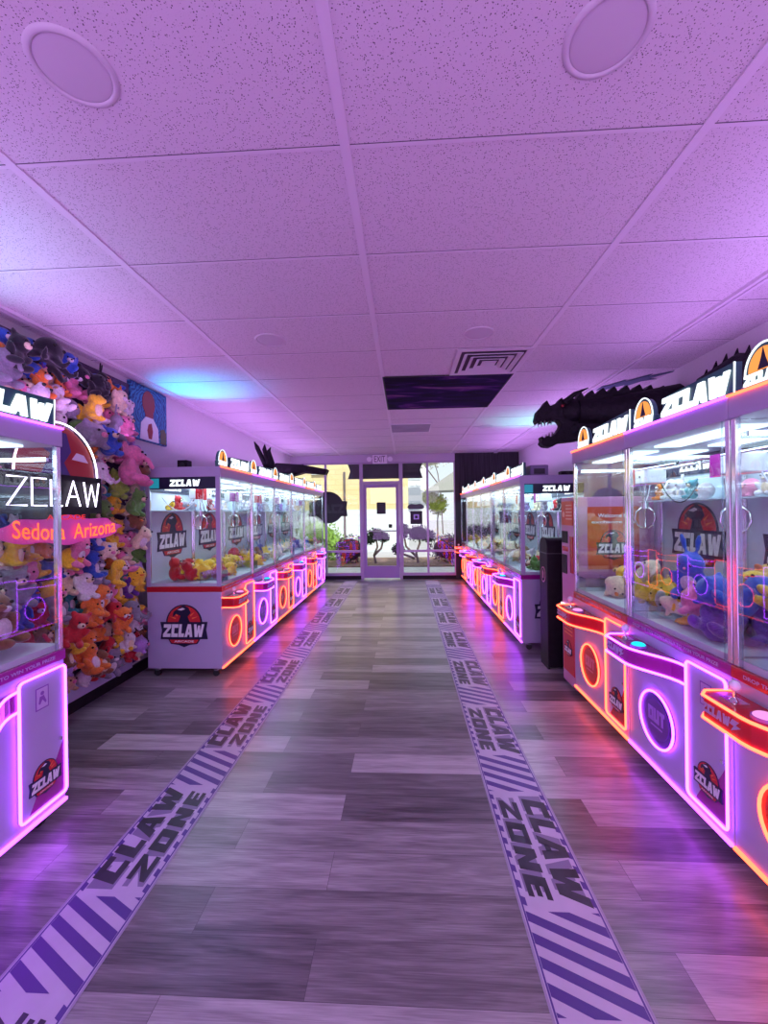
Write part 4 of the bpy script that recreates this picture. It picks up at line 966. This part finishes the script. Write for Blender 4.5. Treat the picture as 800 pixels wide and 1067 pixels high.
MB().box(-9, .15, 0, 1, 1.62, 6.5).build('upper_wall', brickm('yellow_block', (.62, .50, .26), (.66, .54, .29), (.54, .43, .23)), t)
MB().box(-9, .15, -.02, 1, -.03, 1.62).build('lower_wall', brickm('pale_block', (.56, .64, .64), (.60, .68, .68), (.46, .54, .54)), t)
MB().box(-3.62, -3.0, -.12, 0, 3.0, 3.25).build('wall_lamp', CONC, t); MB().box(-4.3, -3.85, -.12, 0, 3.25, 3.45).build('wall_lamp', CONC, t)
MB().box(-2.38, -2.30, -.06, 0, .3, 3.1).build('drain_pipe', pmat('dark_pipe', (.12, .09, .09), .6), t)
t = tag(empty('street_canopy', (2.2, 21, 0)), 'pale green roofed canopy on a post across the street', 'canopy')
MB().add([(-1.2, -1, 2.5), (3.5, -1, 2.6), (3.5, 1.5, 2.6), (-1.2, 1.5, 2.5), (.3, -.6, 3.5), (3.5, -.6, 3.6), (3.5, 1, 3.6), (.3, 1, 3.5)], [(0, 3, 2, 1), (0, 1, 5, 4), (1, 2, 6, 5), (2, 3, 7, 6), (3, 0, 4, 7), (4, 5, 6, 7)]).build('roof', pmat('grey_roof', (.26, .27, .26), .7), t)
MB().box(.65, .85, -.1, .1, -.03, 2.55).build('post', pmat('green_post', (.22, .45, .36), .6), t)
t = tag(empty('white_building', (1.6, 30, 0)), 'pale building with blue grey windows seen through the narrow window', 'building')
MB().box(-2.5, -.0, 0, 1, -.03, 5.5).build('wall', pmat('white_stucco', (.68, .70, .72), .8), t)
for k in range(3): MB().box(-1.5, -.4, -.05, 0, 1.6 + k * 1.1, 2.3 + k * 1.1).build('window', pmat('blue_grey_window', (.45, .52, .56), .6), t)
def leaf_mat(n, c): return noisy(pmat(n, c, .9, spec=.05), 3, .4, 0)
def bush(name, loc, blobs, col, leaf, count, label, trunk=None, cat='shrub'):
    t = tag(empty(name, loc), label, cat); mb = MB()
    for (cx, cy, cz, rx, ry, rz) in blobs:
        for _ in range(count):
            while True:
                v = Vector((R(-1, 1), R(-1, 1), R(-1, 1)))
                if .25 < v.length < 1: break
            p = Vector((cx + v.x * rx, cy + v.y * ry, cz + v.z * rz)); a = Vector((R(-1, 1), R(-1, 1), R(-1, 1))).normalized(); b2 = a.orthogonal().normalized(); s = leaf * R(.6, 1.3)
            mb.add([p - a * s, p + b2 * s * .5, p + a * s, p - b2 * s * .5], [(0, 1, 2, 3)])
        mb.ell((cx, cy, cz), rx * .72, ry * .72, rz * .72, 10)
    mb.build('foliage', col, t)
    if trunk:
        tb = MB()
        for pts in trunk: tb.tube(pts, .03, 7, rs=[.04 - .02 * i / len(pts) for i in range(len(pts))])
        tb.build('trunk', pmat('bark', (.12, .08, .06), .9), t)
G1, G2, G3 = leaf_mat('bright_green', (.20, .34, .07)), leaf_mat('deep_green', (.008, .018, .008)), leaf_mat('yellow_green_leaf', (.36, .42, .08))  # leaf colours: green, very dark green, yellow green
bush('green_hedge', (-2.75, 12.7, 0), [(0, 0, .75, .75, .4, .65), (.45, 0, .5, .5, .35, .5)], G1, .05, 700, 'bright green hedge outside the left front window')
bush('small_bush_tree', (-.85, 11.9, 0), [(0, 0, .86, .26, .22, .2), (.22, 0, .78, .2, .2, .16), (-.18, 0, .70, .18, .18, .14)], G2, .035, 380, 'dark round topped bush with bent trunk outside the door, left one', [[(0, 0, 0), (-.05, 0, .25), (.05, 0, .5), (0, 0, .8)], [(-.05, 0, .25), (.16, 0, .45), (.22, 0, .7)]])
bush('small_bush_tree', (.38, 11.9, 0), [(0, 0, .88, .38, .25, .27), (-.42, 0, .95, .2, .2, .22), (-.58, 0, .42, .2, .2, .18), (.3, 0, .8, .22, .2, .2)], G2, .035, 420, 'dark spreading bush with bent trunk outside, right of the door', [[(0, 0, 0), (-.06, 0, .3), (.05, 0, .6), (0, 0, .9)], [(-.05, 0, .2), (-.35, 0, .5), (-.42, 0, .9)], [(-.1, 0, .15), (-.5, 0, .3), (-.58, 0, .42)]])
bush('street_tree', (1.75, 22, 0), [(0, 0, 1.9, .6, .6, .6), (-.4, 0, 2.3, .4, .4, .4)], G3, .09, 500, 'yellow green tree under the street canopy', [[(0, 0, 0), (0, 0, 1), (.1, 0, 2)]], 'tree')
bush('tall_street_tree', (1.3, 27, 0), [(0.3, 0, 5.2, 1.6, .8, 1.0)], leaf_mat('pale_blossom', (.55, .52, .42)), .10, 260, 'pale thin branched tree above the street canopy', [[(1.2, 0, 0), (1.1, 0, 2.5), (.9, 0, 4), (.5, 0, 5.4)], [(1.0, 0, 3.2), (0, 0, 4.6), (-.4, 0, 5.6)]], 'tree')
MND = noisy(pmat('dark_shrub_mound', (.07, .05, .07), .9), 6, .6, .6)
for x, w, lb in ((-1.6, .5, 'dark low shrub mound outside the left front window'), (1.32, .7, 'dark low shrub mound outside the right front window')):
    bush('low_shrub', (x, 12.0, 0), [(0, 0, .42, w, .35, .45)], leaf_mat('plum_leaf', (.04, .02, .04)), .04, 900, lb)
# ------------------------------------------------------------------ lights
PUR = (.64, .30, .94)
for x in (-2.05, 1.95):
    for (ya, yb, e) in ((-2.8, 1.0, 14), (1.0, 3.4, 10), (4.2, 8.6, 22)):
        lamp('AREA', 'ceiling_fill', (x, (ya + yb) / 2, 2.16 if ya > 0 else 2.0), e, PUR, shape='RECTANGLE', size=.5, size_y=yb - ya, rot=(PI, 0, 0))  # added up-lights hidden behind the signs, tint the ceiling violet
lamp('AREA', 'rear_up_fill', (0, -1.2, .9), 62, PUR, shape='RECTANGLE', size=3.0, size_y=1.5, target=(0, 3.2, 2.9))  # added fill behind the camera, brightens the ceiling ahead
lamp('AREA', 'rear_fill', (0, -2.6, 2.5), 50, (.90, .79, .97), shape='RECTANGLE', size=3.5, size_y=1.2, target=(0, 2.5, .2))  # added unseen fill for floor and aisle, not a room fixture
lamp('SPOT', 'cyan_wash', (-2.30, 4.15, 2.10), 75, (.0, .42, .95), spot_size=math.radians(85), spot_blend=.9, shadow_soft_size=.04, target=(-2.0, 4.05, 2.9))
lamp('SPOT', 'green_wash', (2.1, 6.1, 2.05), 34, (.0, 1.0, .5), spot_size=math.radians(95), spot_blend=.8, shadow_soft_size=.04, target=(1.85, 5.9, 2.9))
lamp('SPOT', 'teal_wash', (-2.45, 1.6, 2.2), 20, (.05, .8, .8), spot_size=math.radians(110), spot_blend=.8, shadow_soft_size=.04, target=(-2.1, 1.75, 2.9))
lamp('SPOT', 'lavender_wash', (2.2, 1.6, 2.1), 9, (.6, .55, 1.0), spot_size=math.radians(110), spot_blend=.9, shadow_soft_size=.08, target=(1.9, 1.75, 2.9))
s = lamp('SUN', 'sun', (0, 0, 20), 5.5, (1, .95, .85), angle=.01); s.rotation_euler = Vector((-.35, 1, -.95)).to_track_quat('-Z', 'Y').to_euler()
w = bpy.data.worlds.new('sky'); bpy.context.scene.world = w; w.use_nodes = True
nt = w.node_tree; bg = nt.nodes['Background']; sk = nt.nodes.new('ShaderNodeTexSky'); sk.sky_type = 'HOSEK_WILKIE'; sk.turbidity = 4; sk.sun_direction = Vector((.3, -.8, .7)).normalized()
mxw = nt.nodes.new('ShaderNodeMix'); mxw.data_type = 'RGBA'; mxw.inputs['Factor'].default_value = .6; mxw.inputs['B'].default_value = (.42, .44, .46, 1)
nt.links.new(sk.outputs[0], mxw.inputs['A']); nt.links.new(mxw.outputs['Result'], bg.inputs[0]); bg.inputs[1].default_value = 3.2

# ------------------------------------------------------------------ camera
def rot(yaw, pitch, roll):
    cy, sy, cp, sp = math.cos(yaw), math.sin(yaw), math.cos(pitch), math.sin(pitch); cr_, sr_ = math.cos(roll), math.sin(roll)
    fw = Vector((sy * cp, cy * cp, sp)); rt = Vector((cy, -sy, 0)); up = rt.cross(fw)
    return rt * cr_ + up * sr_, -rt * sr_ + up * cr_, fw
r_, u_, f_ = rot(-.0501, .0004, -.0135)
cam = bpy.data.cameras.new('camera'); co = bpy.data.objects.new('camera', cam); C.objects.link(co)
co.matrix_world = Matrix(((r_.x, u_.x, -f_.x, 0), (r_.y, u_.y, -f_.y, 0), (r_.z, u_.z, -f_.z, 1.5), (0, 0, 0, 1)))
cam.sensor_fit = 'HORIZONTAL'; cam.sensor_width = 36; cam.lens = 427.1 / 800 * 36; cam.clip_start = .05; cam.clip_end = 300
sc = bpy.context.scene; sc.camera = co
sc.view_settings.view_transform = 'Standard'; sc.view_settings.look = 'None'; sc.view_settings.exposure = 0
sc.cycles.transparent_max_bounces = 40; sc.cycles.max_bounces = 8; sc.cycles.glossy_bounces = 4; sc.cycles.diffuse_bounces = 4
sc.cycles.sample_clamp_indirect = 4; sc.cycles.caustics_reflective = False; sc.cycles.caustics_refractive = False
